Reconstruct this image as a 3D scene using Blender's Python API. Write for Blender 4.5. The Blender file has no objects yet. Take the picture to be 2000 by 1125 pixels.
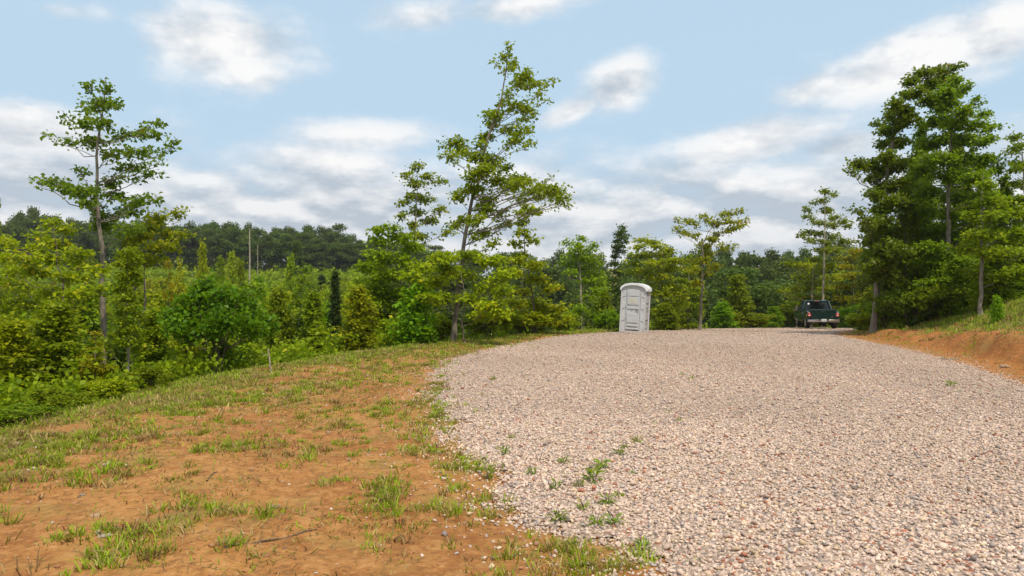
import bpy, bmesh, math, random
import numpy as np
from mathutils import Vector, Matrix
R = math.radians
rng = np.random.default_rng(7)
random.seed(7)
scene = bpy.context.scene
col = scene.collection

# ------------------------------------------------------------------ camera
CH, F, HZ = 1.65, 1444.0, 575.0          # eye height, focal length and horizon row (2000 px wide photograph)
cam = bpy.data.objects.new('camera', bpy.data.cameras.new('camera'))
col.objects.link(cam)
cam.data.sensor_width = 36.0
cam.data.lens = 36.0 * F / 2000.0
cam.data.clip_end = 5000
cam.location = (0, 0, CH)
cam.rotation_euler = (R(90) + math.atan((HZ - 562.5) / F), 0, 0)
scene.camera = cam

# ------------------------------------------------------------------ light
SUN_EL, SUN_AZ = 60.0, 158.0             # azimuth clockwise from +Y: high, behind the camera and a little to its right
sun = bpy.data.objects.new('sun', bpy.data.lights.new('sun', 'SUN'))
col.objects.link(sun)
sun.data.energy = 2.7
sun.data.angle = R(2.0)
sun.data.color = (1.0, 0.88, 0.70)
sd = Vector((math.sin(R(SUN_AZ)) * math.cos(R(SUN_EL)), math.cos(R(SUN_AZ)) * math.cos(R(SUN_EL)), math.sin(R(SUN_EL))))
sun.rotation_euler = sd.to_track_quat('Z', 'Y').to_euler()

scene.view_settings.view_transform = 'Standard'
scene.view_settings.look = 'None'
scene.view_settings.exposure = 0.55
scene.view_settings.gamma = 1.0
scene.cycles.max_bounces = 6
scene.cycles.transparent_max_bounces = 4
scene.cycles.sample_clamp_indirect = 6


class NT:
    """small helper round a node tree"""
    def __init__(s, tree):
        s.t = tree

    def n(s, kind, **kw):
        o = s.t.nodes.new(kind)
        for k, v in kw.items():
            setattr(o, k, v)
        return o

    def l(s, a, b):
        s.t.links.new(a, b)

    def put(s, sock, v):
        if isinstance(v, bpy.types.NodeSocket):
            s.l(v, sock)
        else:
            sock.default_value = v

    def m(s, op, a, b=0.0, c=0.0, clamp=False):
        o = s.n('ShaderNodeMath', operation=op, use_clamp=clamp)
        for i, v in enumerate((a, b, c)):
            s.put(o.inputs[i], v)
        return o.outputs[0]

    def mix(s, f, a, b, mode='MIX'):
        o = s.n('ShaderNodeMix', data_type='RGBA', blend_type=mode)
        s.put(o.inputs[0], f)
        for i, v in ((6, a), (7, b)):
            s.put(o.inputs[i], v if isinstance(v, bpy.types.NodeSocket) else (*v[:3], 1))
        return o.outputs[2]

    def noise(s, vec, scale, detail=5, rough=0.55, dist=0.0):
        o = s.n('ShaderNodeTexNoise')
        if vec is not None:
            s.l(vec, o.inputs['Vector'])
        o.inputs['Scale'].default_value = scale
        o.inputs['Detail'].default_value = detail
        o.inputs['Roughness'].default_value = rough
        o.inputs['Distortion'].default_value = dist
        return o.outputs['Fac']

    def sstep(s, v, a, b):
        o = s.n('ShaderNodeMapRange', interpolation_type='SMOOTHSTEP')
        s.put(o.inputs[0], v)
        o.inputs[1].default_value = a
        o.inputs[2].default_value = b
        return o.outputs[0]

    def xyz(s, x, y, z):
        o = s.n('ShaderNodeCombineXYZ')
        for i, v in enumerate((x, y, z)):
            s.put(o.inputs[i], v)
        return o.outputs[0]


def build_world():
    w = bpy.data.worlds.new('World')
    scene.world = w
    w.use_nodes = True
    w.node_tree.nodes.clear()
    t = NT(w.node_tree)
    sky = t.n('ShaderNodeTexSky', sky_type='NISHITA')
    sky.sun_disc = False
    sky.sun_elevation = R(SUN_EL)
    sky.sun_rotation = R(SUN_AZ)
    sky.air_density = 1.0
    sky.dust_density = 1.2
    sky.ozone_density = 1.5
    tc = t.n('ShaderNodeTexCoord')
    sp = t.n('ShaderNodeSeparateXYZ')
    t.l(tc.outputs['Generated'], sp.inputs[0])
    u = t.m('ARCTAN2', sp.outputs[0], sp.outputs[1])
    v = t.m('ARCSINE', sp.outputs[2])
    # wobble the cloud outlines
    wob = t.xyz(t.m('MULTIPLY', u, 1.0), t.m('MULTIPLY', v, 1.9), 3.1)
    n1 = t.noise(wob, 6.5, 8, 0.58, 0.0)
    n1b = t.noise(t.xyz(t.m('ADD', u, 0.02), t.m('MULTIPLY', t.m('ADD', v, 0.030), 1.9), 3.1), 6.5, 8, 0.58, 0.0)
    n2 = t.noise(wob, 22.0, 7, 0.62, 0.0)
    blobs = [  # px, py, rx, ry, tilt(deg, rising right), weight
        (430, 80, 165, 80, 0, 1.0), (480, 135, 90, 45, 0, .9), (1215, 165, 85, 55, 25, 1.0), (1130, 212, 90, 26, 20, .8),
        (1760, 120, 270, 62, 17, 1.0), (1950, 62, 180, 70, 12, 1.0), (1600, 170, 110, 36, 18, .9), (1480, 275, 190, 52, 10, .95),
        (1640, 285, 110, 36, 5, .8), (1640, 335, 70, 26, 15, .8), (720, 265, 200, 44, 3, .75), (60, 255, 190, 60, 0, .95),
        (1030, 8, 140, 34, 8, .8), (815, 30, 110, 40, 8, .8), (1220, 350, 230, 34, 6, .7), (120, 20, 200, 30, 5, .45),
        (250, 330, 240, 50, 0, .7), (620, 320, 300, 50, 0, .75), (1560, 390, 150, 26, 5, .8), (900, 400, 330, 40, 0, .75)]
    s = None
    for px, py, rx, ry, tilt, wt in blobs:
        u0 = math.atan((px - 1000) / F)
        v0 = math.atan((HZ - py) / F * math.cos(u0))
        k = math.cos(u0)
        a, b = rx / F * k * k, ry / F * k
        c, sn = math.cos(R(tilt)), math.sin(R(tilt))
        du = t.m('SUBTRACT', u, u0)
        dv = t.m('SUBTRACT', v, v0)
        q1 = t.m('ADD', t.m('MULTIPLY', du, c / a), t.m('MULTIPLY', dv, sn / a))
        q2 = t.m('ADD', t.m('MULTIPLY', du, -sn / b), t.m('MULTIPLY', dv, c / b))
        r2 = t.m('ADD', t.m('MULTIPLY', q1, q1), t.m('MULTIPLY', q2, q2))
        val = t.m('MULTIPLY', t.m('POWER', 2.718, t.m('MULTIPLY', r2, -0.9)), wt)
        s = val if s is None else t.m('MAXIMUM', s, val)
    # elsewhere in the sky: a generally broken cover, thicker towards the horizon
    low = t.m('SUBTRACT', 1.0, t.sstep(v, 0.08, 0.27))
    away = t.sstep(t.m('ABSOLUTE', u), 0.68, 1.1)
    high = t.sstep(v, 0.42, 0.6)
    other = t.m('MAXIMUM', t.m('MULTIPLY', low, 1.0), t.m('MULTIPLY', t.m('MAXIMUM', away, high), 0.66))
    s = t.m('MAXIMUM', s, other)
    c3 = lambda dv: t.xyz(t.m('MULTIPLY', u, 1.0), t.m('MULTIPLY', t.m('ADD', v, dv), 2.5), 7.7)
    n3 = t.noise(c3(0.0), 6.5, 8, 0.56, 0.0)
    n3b = t.noise(c3(0.018), 6.5, 8, 0.56, 0.0)
    hi = t.m('ADD', t.m('MULTIPLY', t.m('SUBTRACT', n1, 0.5), 1.3), t.m('MULTIPLY', t.m('SUBTRACT', n2, 0.5), 0.35))
    lo = t.m('ADD', t.m('MULTIPLY', t.m('SUBTRACT', n3, 0.5), 2.1), t.m('MULTIPLY', t.m('SUBTRACT', n2, 0.5), 0.25))
    den = t.m('ADD', s, t.m('ADD', t.m('MULTIPLY', hi, t.m('SUBTRACT', 1.0, low)), t.m('MULTIPLY', lo, low)))
    alpha = t.sstep(den, 0.22, 0.72)
    thick = t.sstep(den, 0.45, 1.0)
    lhi = t.m('MULTIPLY', t.m('SUBTRACT', n1, n1b), t.m('MULTIPLY', t.m('SUBTRACT', 1.0, low), 3.4))
    llo = t.m('MULTIPLY', t.m('SUBTRACT', n3, n3b), t.m('MULTIPLY', low, 6.0))
    lit = t.m('ADD', t.m('SUBTRACT', 0.62, t.m('MULTIPLY', low, 0.16)), t.m('ADD', t.m('ADD', lhi, llo), t.m('MULTIPLY', t.m('SUBTRACT', n2, 0.5), 0.30)), clamp=True)
    lit = t.m('MULTIPLY', lit, t.m('ADD', 0.72, t.m('MULTIPLY', t.sstep(v, 0.05, 0.24), 0.45)), clamp=True)
    ccol = t.mix(lit, (0.345, 0.39, 0.445), (0.68, 0.675, 0.67))
    skyc = t.mix(1.0, sky.outputs[0], (0.107, 0.107, 0.107), 'MULTIPLY')
    skyc = t.mix(t.m('MULTIPLY', t.m('SUBTRACT', 1.0, t.sstep(v, 0.30, 1.2)), 0.95), skyc, (0.355, 0.478, 0.590))
    fin = t.mix(t.m('MULTIPLY', alpha, t.m('ADD', 0.66, t.m('MULTIPLY', thick, 0.32))), skyc, ccol)
    bg = t.n('ShaderNodeBackground')
    t.l(fin, bg.inputs[0])
    out = t.n('ShaderNodeOutputWorld')
    t.l(bg.outputs[0], out.inputs[0])


build_world()


# ------------------------------------------------------------------ helpers
def W(px, py, Y):
    """photograph pixel at depth Y -> world point"""
    return np.array((Y * (px - 1000) / F, Y, CH + Y * (HZ - py) / F))


def ground_at(px, py, z=0.0):
    Y = (CH - z) * F / (py - HZ)
    return Y * (px - 1000) / F, Y


def sm(a, b, x):
    t = np.clip((x - a) / (b - a), 0, 1)
    return t * t * (3 - 2 * t)


_perm = np.random.default_rng(3).random((256, 256))


def vnoise(x, y):
    xi, yi = np.floor(x).astype(int), np.floor(y).astype(int)
    fx, fy = x - xi, y - yi
    fx, fy = fx * fx * (3 - 2 * fx), fy * fy * (3 - 2 * fy)
    g = lambda i, j: _perm[(xi + i) % 256, (yi + j) % 256]
    return (g(0, 0) * (1 - fx) + g(1, 0) * fx) * (1 - fy) + (g(0, 1) * (1 - fx) + g(1, 1) * fx) * fy


def fbm(x, y, oct=4):
    s, a, k = 0, 0.5, 1.0
    for i in range(oct):
        s = s + a * vnoise(x * k + 17.3 * i, y * k + 9.1 * i)
        a, k = a * 0.5, k * 2.03
    return s / (1 - 0.5 ** oct)


def tag(o, label=None, cat=None, group=None, kind=None):
    if label: o['label'] = label
    if cat: o['category'] = cat
    if group: o['group'] = group
    if kind: o['kind'] = kind
    return o


def empty(name, loc=(0, 0, 0), rz=0.0):
    o = bpy.data.objects.new(name, None)
    o.empty_display_size = 0.2
    o.location = loc
    o.rotation_euler = (0, 0, rz)
    col.objects.link(o)
    return o


def np_mesh(name, V, faces, mat, parent=None, attrs=None, smooth=False):
    """V (n,3); faces = list of int arrays (m,k); attrs {name: (domain, array)}"""
    me = bpy.data.meshes.new(name)
    me.vertices.add(len(V))
    me.vertices.foreach_set('co', np.ascontiguousarray(V, np.float32).ravel())
    loops = np.concatenate([f.ravel() for f in faces]).astype(np.int32)
    tot = np.concatenate([np.full(len(f), f.shape[1], np.int32) for f in faces])
    start = np.concatenate([[0], np.cumsum(tot)[:-1]]).astype(np.int32)
    me.loops.add(len(loops))
    me.loops.foreach_set('vertex_index', loops)
    me.polygons.add(len(tot))
    me.polygons.foreach_set('loop_start', start)
    me.polygons.foreach_set('loop_total', tot)
    if smooth:
        me.polygons.foreach_set('use_smooth', np.ones(len(tot), bool))
    for k, (dom, arr) in (attrs or {}).items():
        arr = np.asarray(arr, np.float32)
        if arr.ndim == 1:
            a = me.attributes.new(k, 'FLOAT', dom)
            a.data.foreach_set('value', arr)
        else:
            a = me.attributes.new(k, 'FLOAT_COLOR', dom)
            a.data.foreach_set('color', np.concatenate([arr, np.ones((len(arr), 1), np.float32)], 1).ravel())
    me.update(calc_edges=True)
    me.materials.append(mat)
    o = bpy.data.objects.new(name, me)
    col.objects.link(o)
    if parent: o.parent = parent
    return o


def new_mat(name):
    m = bpy.data.materials.new(name)
    m.use_nodes = True
    m.node_tree.nodes.clear()
    t = NT(m.node_tree)
    out = t.n('ShaderNodeOutputMaterial')
    bs = t.n('ShaderNodeBsdfPrincipled')
    t.l(bs.outputs[0], out.inputs[0])
    return m, t, bs, out


def leaf_mat(name, dark, light, odd=(0.30, 0.22, 0.012), odd_share=0.06, trans=0.45, rough=0.5):
    m, t, bs, out = new_mat(name)
    at = t.n('ShaderNodeAttribute', attribute_name='tint')
    oi = t.n('ShaderNodeObjectInfo')
    c = t.mix(at.outputs['Fac'], dark, light)
    c = t.mix(t.m('GREATER_THAN', at.outputs['Fac'], 1.0 - odd_share), c, odd)
    hs = t.n('ShaderNodeHueSaturation')
    t.l(c, hs.inputs['Color'])
    t.l(t.m('ADD', 0.485, t.m('MULTIPLY', oi.outputs['Random'], 0.03)), hs.inputs['Hue'])
    t.l(t.m('ADD', 0.8, t.m('MULTIPLY', oi.outputs['Random'], 0.4)), hs.inputs['Value'])
    t.l(hs.outputs[0], bs.inputs['Base Color'])
    bs.inputs['Roughness'].default_value = rough
    bs.inputs['Specular IOR Level'].default_value = 0.16
    tr = t.n('ShaderNodeBsdfTranslucent')
    t.l(t.mix(0.5, hs.outputs[0], (0.27, 0.40, 0.008)), tr.inputs[0])
    mx = t.n('ShaderNodeMixShader')
    mx.inputs[0].default_value = trans
    t.l(bs.outputs[0], mx.inputs[1])
    t.l(tr.outputs[0], mx.inputs[2])
    t.l(mx.outputs[0], out.inputs[0])
    return m


def bark_mat(name, a, b):
    m, t, bs, out = new_mat(name)
    tc = t.n('ShaderNodeTexCoord')
    mp = t.n('ShaderNodeMapping')
    mp.inputs['Scale'].default_value = (1, 1, 0.18)
    t.l(tc.outputs['Object'], mp.inputs[0])
    f = t.noise(mp.outputs[0], 26, 6, 0.65)
    f2 = t.noise(tc.outputs['Object'], 2.2, 3)
    c = t.mix(t.sstep(f, 0.35, 0.68), a, b)
    c = t.mix(t.m('MULTIPLY', t.sstep(f2, 0.5, 0.75), 0.5), c, (0.16, 0.17, 0.13))
    t.l(c, bs.inputs['Base Color'])
    bs.inputs['Roughness'].default_value = 0.9
    bp = t.n('ShaderNodeBump')
    bp.inputs['Strength'].default_value = 0.6
    bp.inputs['Distance'].default_value = 0.02
    t.l(f, bp.inputs['Height'])
    t.l(bp.outputs[0], bs.inputs['Normal'])
    return m


LM = {
    'yellow': leaf_mat('leaves_yellow_green', (0.170, 0.235, 0.005), (0.47, 0.51, 0.008), (0.56, 0.42, 0.008), 0.08),
    'gold': leaf_mat('leaves_turning', (0.21, 0.225, 0.005), (0.50, 0.46, 0.008), (0.56, 0.37, 0.008), 0.15),
    'fresh': leaf_mat('leaves_fresh_green', (0.100, 0.215, 0.006), (0.26, 0.43, 0.009), odd_share=0.03),
    'lime': leaf_mat('leaves_lime_green', (0.130, 0.200, 0.006), (0.36, 0.43, 0.008), (0.48, 0.42, 0.008), 0.06),
    'mid': leaf_mat('leaves_mid_green', (0.115, 0.195, 0.006), (0.32, 0.395, 0.008), (0.46, 0.42, 0.008), 0.06),
    'stand': leaf_mat('leaves_stand_green', (0.095, 0.165, 0.007), (0.26, 0.345, 0.010), (0.34, 0.38, 0.010), 0.05),
    'oak': leaf_mat('leaves_oak_green', (0.065, 0.125, 0.009), (0.195, 0.265, 0.012), odd_share=0.03, rough=0.42),
    'deep': leaf_mat('leaves_deep_green', (0.050, 0.125, 0.005), (0.150, 0.275, 0.007), (0.26, 0.40, 0.012), 0.06, rough=0.4),
    'wood': leaf_mat('leaves_woodland', (0.036, 0.070, 0.014), (0.095, 0.135, 0.022), (0.14, 0.18, 0.025), 0.08, trans=0.25, rough=0.6),
    'pine': leaf_mat('needles_dark', (0.024, 0.052, 0.014), (0.055, 0.095, 0.018), (0.08, 0.1, 0.02), 0.03, trans=0.15, rough=0.6),
}
BARK = bark_mat('bark_grey', (0.10, 0.085, 0.065), (0.26, 0.225, 0.18))
BARK_P = bark_mat('bark_pale', (0.20, 0.17, 0.13), (0.44, 0.39, 0.31))
BARK_D = bark_mat('bark_brown', (0.06, 0.048, 0.035), (0.17, 0.135, 0.095))

# ------------------------------------------------------------------ the terrain
PLAT = np.array([(-6.3, -25), (-6.1, 5), (-5.9, 8.4), (-5.9, 11), (-5.7, 15.4), (-4.3, 20.7), (-1.9, 26.5), (1, 30.5), (3.2, 34.5), (5.2, 39),
                 (9, 46), (13, 54), (20, 60), (30, 60), (60, 52), (60, -25)], float)
RE_Y = np.array([-20, 0, 5, 13.6, 17, 20.7, 25.9, 29.8, 34, 40, 50, 58.]); RE_X = np.array([2, 4.9, 6.4, 9.4, 10.6, 11.5, 12.6, 13.2, 15, 18.3, 24, 28.])
LE_Y = np.array([-20, 0, 3, 4.33, 5.0, 5.7, 6.7, 8.1, 10.1, 12.5, 14.9, 18.3, 20.7, 24.6, 28, 33, 37, 40, 46, 50, 54, 56])
LE_X = np.array([3, 2.2, 1.2, .62, .30, 0, -.32, -.6, -.9, -1.43, -1.65, -1.75, -1.15, 0, 1.16, 3.7, 5.3, 6.6, 10.4, 13.5, 18.5, 24])
HB_Y = np.array([-20, 0, 14, 18.5, 24, 26, 31, 36, 42, 50]); HB_C = np.array([.9, .9, .75, .62, .42, .34, .16, 0, 0, 0]); HB_H = np.array([2.3, 2.3, 1.95, 1.75, 1.40, 1.2, .66, .42, .25, 0])


def plat_dist(x, y):
    """distance outside the levelled ground (0 inside)"""
    d = np.full(x.shape, 1e9)
    ins = np.zeros(x.shape, bool)
    n = len(PLAT)
    for i in range(n):
        a, b = PLAT[i], PLAT[(i + 1) % n]
        ab = b - a
        t = np.clip(((x - a[0]) * ab[0] + (y - a[1]) * ab[1]) / (ab @ ab), 0, 1)
        d = np.minimum(d, np.hypot(x - a[0] - t * ab[0], y - a[1] - t * ab[1]))
        c = ((a[1] > y) != (b[1] > y)) & (x < (b[0] - a[0]) * (y - a[1]) / (b[1] - a[1] + 1e-12) + a[0])
        ins ^= c
    return np.where(ins, -d, d)


def height(x, y):
    x, y = np.asarray(x, float), np.asarray(y, float)
    sdist = plat_dist(x, y)
    d = np.maximum(sdist, 0)
    r = np.hypot(x, y)
    a = np.where(y > 1, x / np.maximum(y, 1), np.sign(x))
    rt = sm(-0.12, 0.12, a)
    drop = (1 - np.exp(-(d / 17.0) ** 1.25)) * (5.5 + 6.0 * rt)
    rise = (1 - rt) * sm(45, 215, r) * 11.6 + rt * sm(85, 380, r) * 26
    yy = np.clip(y - 29, 0, 40)
    base = -0.036 * (np.sqrt(yy * yy + 4) - 2) * (1 - sm(60, 120, y))
    xr = np.interp(y, RE_Y, RE_X)
    s = x - xr
    hb = np.interp(y, HB_Y, HB_H); hc = np.interp(y, HB_Y, HB_C)
    rough = (fbm(x * 0.9, y * 0.9) - 0.5) * 0.5 + (fbm(x * 3.1 + 40, y * 3.1) - 0.5) * 0.22
    sj = s + (fbm(x * .7 + 8, y * .7) - .5) * .9
    bank = hc * sm(0.75, 1.75, sj) + (hb - hc) * sm(1.6, 4.8, s) + sm(0.7, 1.4, s) * (hb > 0.02) * rough * np.minimum(hb, 1) * .6
    xl = np.interp(y, LE_Y, LE_X)
    off = np.maximum(xl - x, 0)
    bump = (fbm(x * 0.5 + 3, y * 0.5) - 0.5) * 0.14 * sm(0, 1.2, off) + (fbm(x * 2.6, y * 2.6 + 30) - 0.5) * 0.07 * sm(0.1, .8, off)
    hill = (fbm(x * 0.03, y * 0.03 + 5) - 0.5) * 1.6 * sm(10, 40, d)
    return base - drop + rise + bank + bump * (r < 60) + hill


def hz(x, y):
    return float(height(np.array([x]), np.array([y]))[0])


def axis(fine0, fine1, step, lo, hi, grow=1.12):
    a = list(np.arange(fine0, fine1, step))
    s = step
    while a[-1] < hi:
        s *= grow; a.append(a[-1] + s)
    s = step; b = [a[0]]
    while b[-1] > lo:
        s *= grow; b.append(b[-1] - s)
    return np.array(b[1:][::-1] + a)


gx, gy = axis(-8, 17, 0.11, -900, 900), axis(3, 33, 0.11, -60, 1600)
X, Y = np.meshgrid(gx, gy)
Z = height(X, Y)
nx, ny = len(gx), len(gy)
idx = np.arange(nx * ny).reshape(ny, nx)
quads = np.stack([idx[:-1, :-1], idx[:-1, 1:], idx[1:, 1:], idx[1:, :-1]], -1).reshape(-1, 4)

# patches of grass on the clay: px, py, rx, ry (photograph), density
PATCH = [(340, 1030, 75, 45, 1.), (270, 1025, 40, 20, 1.), (240, 1095, 60, 25, .8), (160, 1055, 60, 22, .7), (465, 872, 60, 16, 1.), (545, 885, 40, 14, .8), (610, 880, 60, 18, .5),
         (760, 965, 50, 34, 1.), (715, 990, 40, 18, .8), (880, 995, 60, 16, .7), (905, 918, 50, 26, 1.), (770, 1055, 50, 20, .8), (1045, 1085, 50, 22, .9),
         (1150, 1105, 80, 28, 1.), (855, 820, 40, 22, .9), (745, 805, 32, 20, .7), (690, 820, 26, 14, .5), (345, 800, 70, 18, .9), (470, 775, 80, 16, .7), (560, 770, 60, 20, .6),
         (635, 952, 26, 10, .7), (660, 745, 80, 20, .5), (760, 720, 80, 16, .6), (860, 690, 70, 14, .8), (960, 672, 70, 8, .9), (120, 960, 70, 30, .5), (215, 930, 50, 22, .7),
         (40, 930, 60, 50, .9), (90, 880, 90, 30, .9), (330, 945, 50, 14, .45), (260, 865, 110, 20, .5), (840, 885, 40, 20, .5), (980, 975, 50, 20, .6), (1120, 1060, 60, 22, .45), (800, 885, 60, 24, .35),
         (940, 1000, 40, 16, .5), (750, 875, 60, 20, .25), (640, 800, 60, 14, .3), (420, 830, 60, 12, .3), (560, 1000, 30, 10, .2), (1250, 1090, 30, 16, .5), (850, 760, 30, 22, .5), (1000, 1040, 30, 12, .4),
         (170, 1100, 50, 20, .4), (470, 1000, 40, 12, .25), (690, 700, 90, 12, .6), (60, 1010, 70, 24, .5), (395, 985, 30, 14, .6), (450, 1060, 40, 14, .3)]
PW = []
for px, py, rx, ry, w in PATCH:
    x0, y0 = ground_at(px, py)
    PW.append((x0, y0, rx * y0 / F, max(0.12, abs(ground_at(px, py - ry)[1] - y0)), w))


def cover(x, y):
    """0 bare clay .. 1 closed green cover"""
    s = plat_dist(x, y)
    out = sm(-0.5, 0.9, s)
    band = sm(-2.3, -0.3, s + (fbm(x * .9, y * .9) - .5) * 1.8) * 0.85 * sm(3, 7, np.maximum(y, 3)) * (x < np.interp(y, LE_Y, LE_X) + .5)
    p = np.zeros(np.shape(x))
    for x0, y0, a, b, w in PW:
        p = np.maximum(p, w * np.exp(-(((x - x0) / a) ** 2 + ((y - y0) / b) ** 2) * 1.1))
    n = fbm(x * 2.2 + 11, y * 2.2, 4)
    p = np.clip(p * (0.25 + .8 * n), 0, .7)
    xr = np.interp(y, RE_Y, RE_X)
    sb = x - xr
    bank = sm(1.7, 2.7, sb + (n - .5) * 2.8) * (sb > 0.5)
    return np.clip(np.maximum.reduce([out, band * (0.4 + n), p, bank]), 0, 1)


def ground_material():
    m, t, bs, out = new_mat('clay_and_turf')
    tc = t.n('ShaderNodeTexCoord')
    P = tc.outputs['Object']
    cov = t.n('ShaderNodeAttribute', attribute_name='cover').outputs['Fac']
    fld = t.n('ShaderNodeAttribute', attribute_name='field').outputs['Fac']
    red = t.n('ShaderNodeAttribute', attribute_name='red').outputs['Fac']
    a = t.noise(P, 0.55, 6, 0.6)
    b = t.noise(P, 5.0, 8, 0.65)
    g = t.noise(P, 38, 5, 0.7)
    clay = t.mix(t.sstep(a, 0.36, 0.64), (0.30, 0.125, 0.038), (0.42, 0.205, 0.066))
    clay = t.mix(t.m('MULTIPLY', t.sstep(b, 0.47, 0.68), 0.5), clay, (0.50, 0.28, 0.11))
    clay = t.mix(t.m('MULTIPLY', t.sstep(b, 0.52, 0.33), 0.55), clay, (0.21, 0.08, 0.026))
    clay = t.mix(t.m('MULTIPLY', red, 0.7), clay, (0.34, 0.125, 0.035))
    clay = t.mix(t.m('MULTIPLY', t.sstep(g, 0.62, 0.72), 0.5), clay, (0.62, 0.45, 0.29))
    clay = t.mix(t.m('MULTIPLY', t.sstep(g, 0.40, 0.30), 0.45), clay, (0.18, 0.085, 0.035))
    h2 = t.noise(P, 15, 6, .7, .4)
    clay = t.mix(t.m('MULTIPLY', t.sstep(h2, .52, .62), .7), clay, (0.20, 0.105, 0.042))
    clay = t.mix(t.m('MULTIPLY', t.sstep(h2, .46, .36), .55), clay, (0.50, 0.30, 0.13))
    soil = t.mix(t.sstep(b, 0.35, 0.65), (0.12, 0.125, 0.022), (0.22, 0.18, 0.06))
    soil = t.mix(t.sstep(a, 0.4, 0.6), soil, (0.14, 0.17, 0.022))
    th = t.noise(P, 1.15, 6, .65)
    clay = t.mix(t.m('MULTIPLY', t.sstep(th, .50, .66), .45), clay, (0.27, 0.21, 0.065))
    c = t.mix(t.sstep(t.m('ADD', cov, t.m('MULTIPLY', t.m('SUBTRACT', b, 0.5), 0.8)), 0.35, 0.85), clay, soil)
    c = t.mix(fld, c, t.mix(b, (0.26, 0.21, 0.06), (0.34, 0.27, 0.09)))
    t.l(c, bs.inputs['Base Color'])
    bs.inputs['Roughness'].default_value = 0.95
    bs.inputs['Specular IOR Level'].default_value = 0.15
    bp = t.n('ShaderNodeBump')
    bp.inputs['Strength'].default_value = 0.8
    bp.inputs['Distance'].default_value = 0.05
    t.l(t.m('ADD', t.m('ADD', b, t.m('MULTIPLY', h2, .5)), t.m('MULTIPLY', g, 0.4)), bp.inputs['Height'])
    t.l(bp.outputs[0], bs.inputs['Normal'])
    return m


cov = cover(X, Y)
fx, fy = X / np.maximum(Y, 1), np.hypot(X, Y)
field = sm(0., .008, 0.022 - np.abs(fx + 0.338)) * sm(140, 150, fy) * (1 - sm(200, 210, fy)) * (Y > 10)
sbk = X - np.interp(Y, RE_Y, RE_X)
red = sm(-.3, .8, sbk) * (Y < 45)
ground = np_mesh('ground', np.stack([X, Y, Z], -1).reshape(-1, 3), [quads], ground_material(), smooth=True,
                 attrs={'cover': ('POINT', cov.ravel()), 'field': ('POINT', field.ravel()), 'red': ('POINT', red.ravel())})
tag(ground, kind='structure')


# ------------------------------------------------------------------ gravel
def gravel_sd(x, y):
    """>0 inside the gravel"""
    rag = (fbm(x * 1.3 + 5, y * 1.3, 4) - 0.5) * 1.1 * sm(30, 6, y) + (fbm(x * 5, y * 5 + 3, 3) - .5) * 0.35
    l = x - np.interp(y, LE_Y, LE_X) + rag
    r = np.interp(y, RE_Y, RE_X) - x + rag * 0.25
    return np.minimum(np.minimum(l, r), 55.5 - y)


def gravel_material():
    m, t, bs, out = new_mat('gravel_bed')
    tc = t.n('ShaderNodeTexCoord')
    P = tc.outputs['Object']
    vo = t.n('ShaderNodeTexVoronoi')
    vo.inputs['Scale'].default_value = 21
    t.l(P, vo.inputs['Vector'])
    sp = t.n('ShaderNodeSeparateColor')
    t.l(vo.outputs['Color'], sp.inputs[0])
    c = t.mix(sp.outputs[0], (0.22, 0.165, 0.13), (0.52, 0.405, 0.33))
    c = t.mix(t.m('GREATER_THAN', sp.outputs[1], 0.93), c, (0.32, 0.15, 0.10))
    c = t.mix(t.m('GREATER_THAN', sp.outputs[2], 0.90), c, (0.16, 0.145, 0.145))
    big = t.noise(P, 0.35, 4, 0.6)
    c = t.mix(t.m('MULTIPLY', t.sstep(big, 0.45, 0.7), 0.25), c, (0.42, 0.33, 0.24))
    t.l(c, bs.inputs['Base Color'])
    bs.inputs['Roughness'].default_value = 0.85
    bp = t.n('ShaderNodeBump')
    bp.inputs['Strength'].default_value = 1.0
    bp.inputs['Distance'].default_value = 0.03
    t.l(t.m('SUBTRACT', 1.0, vo.outputs['Distance']), bp.inputs['Height'])
    t.l(bp.outputs[0], bs.inputs['Normal'])
    return m


gx2, gy2 = np.arange(-3, 29, 0.12), axis(2, 33, 0.12, -14, 57, 1.03)
X2, Y2 = np.meshgrid(gx2, gy2)
sd2 = gravel_sd(X2, Y2)
Z2 = height(X2, Y2) + 0.004 + 0.02 * sm(0, .5, sd2)
i2 = np.arange(X2.size).reshape(X2.shape)
q2 = np.stack([i2[:-1, :-1], i2[:-1, 1:], i2[1:, 1:], i2[1:, :-1]], -1).reshape(-1, 4)
q2 = q2[(sd2.ravel()[q2] > 0.10).all(1)]
used, inv = np.unique(q2, return_inverse=True)
V2 = np.stack([X2, Y2, Z2], -1).reshape(-1, 3)[used]
tag(np_mesh('gravel_drive', V2, [inv.reshape(-1, 4)], gravel_material(), smooth=True), kind='structure')

ICO_V, ICO_F = None, None
_b = bmesh.new(); bmesh.ops.create_icosphere(_b, subdivisions=1, radius=1.0)
ICO_V = np.array([v.co[:] for v in _b.verts]); ICO_F = np.array([[v.index for v in f.verts] for f in _b.faces]); _b.free()
OCT_V = np.array([(1, 0, 0), (-1, 0, 0), (0, 1, 0), (0, -1, 0), (0, 0, 1), (0, 0, -1)], float)
OCT_F = np.array([(0, 2, 4), (2, 1, 4), (1, 3, 4), (3, 0, 4), (2, 0, 5), (1, 2, 5), (3, 1, 5), (0, 3, 5)])


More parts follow.
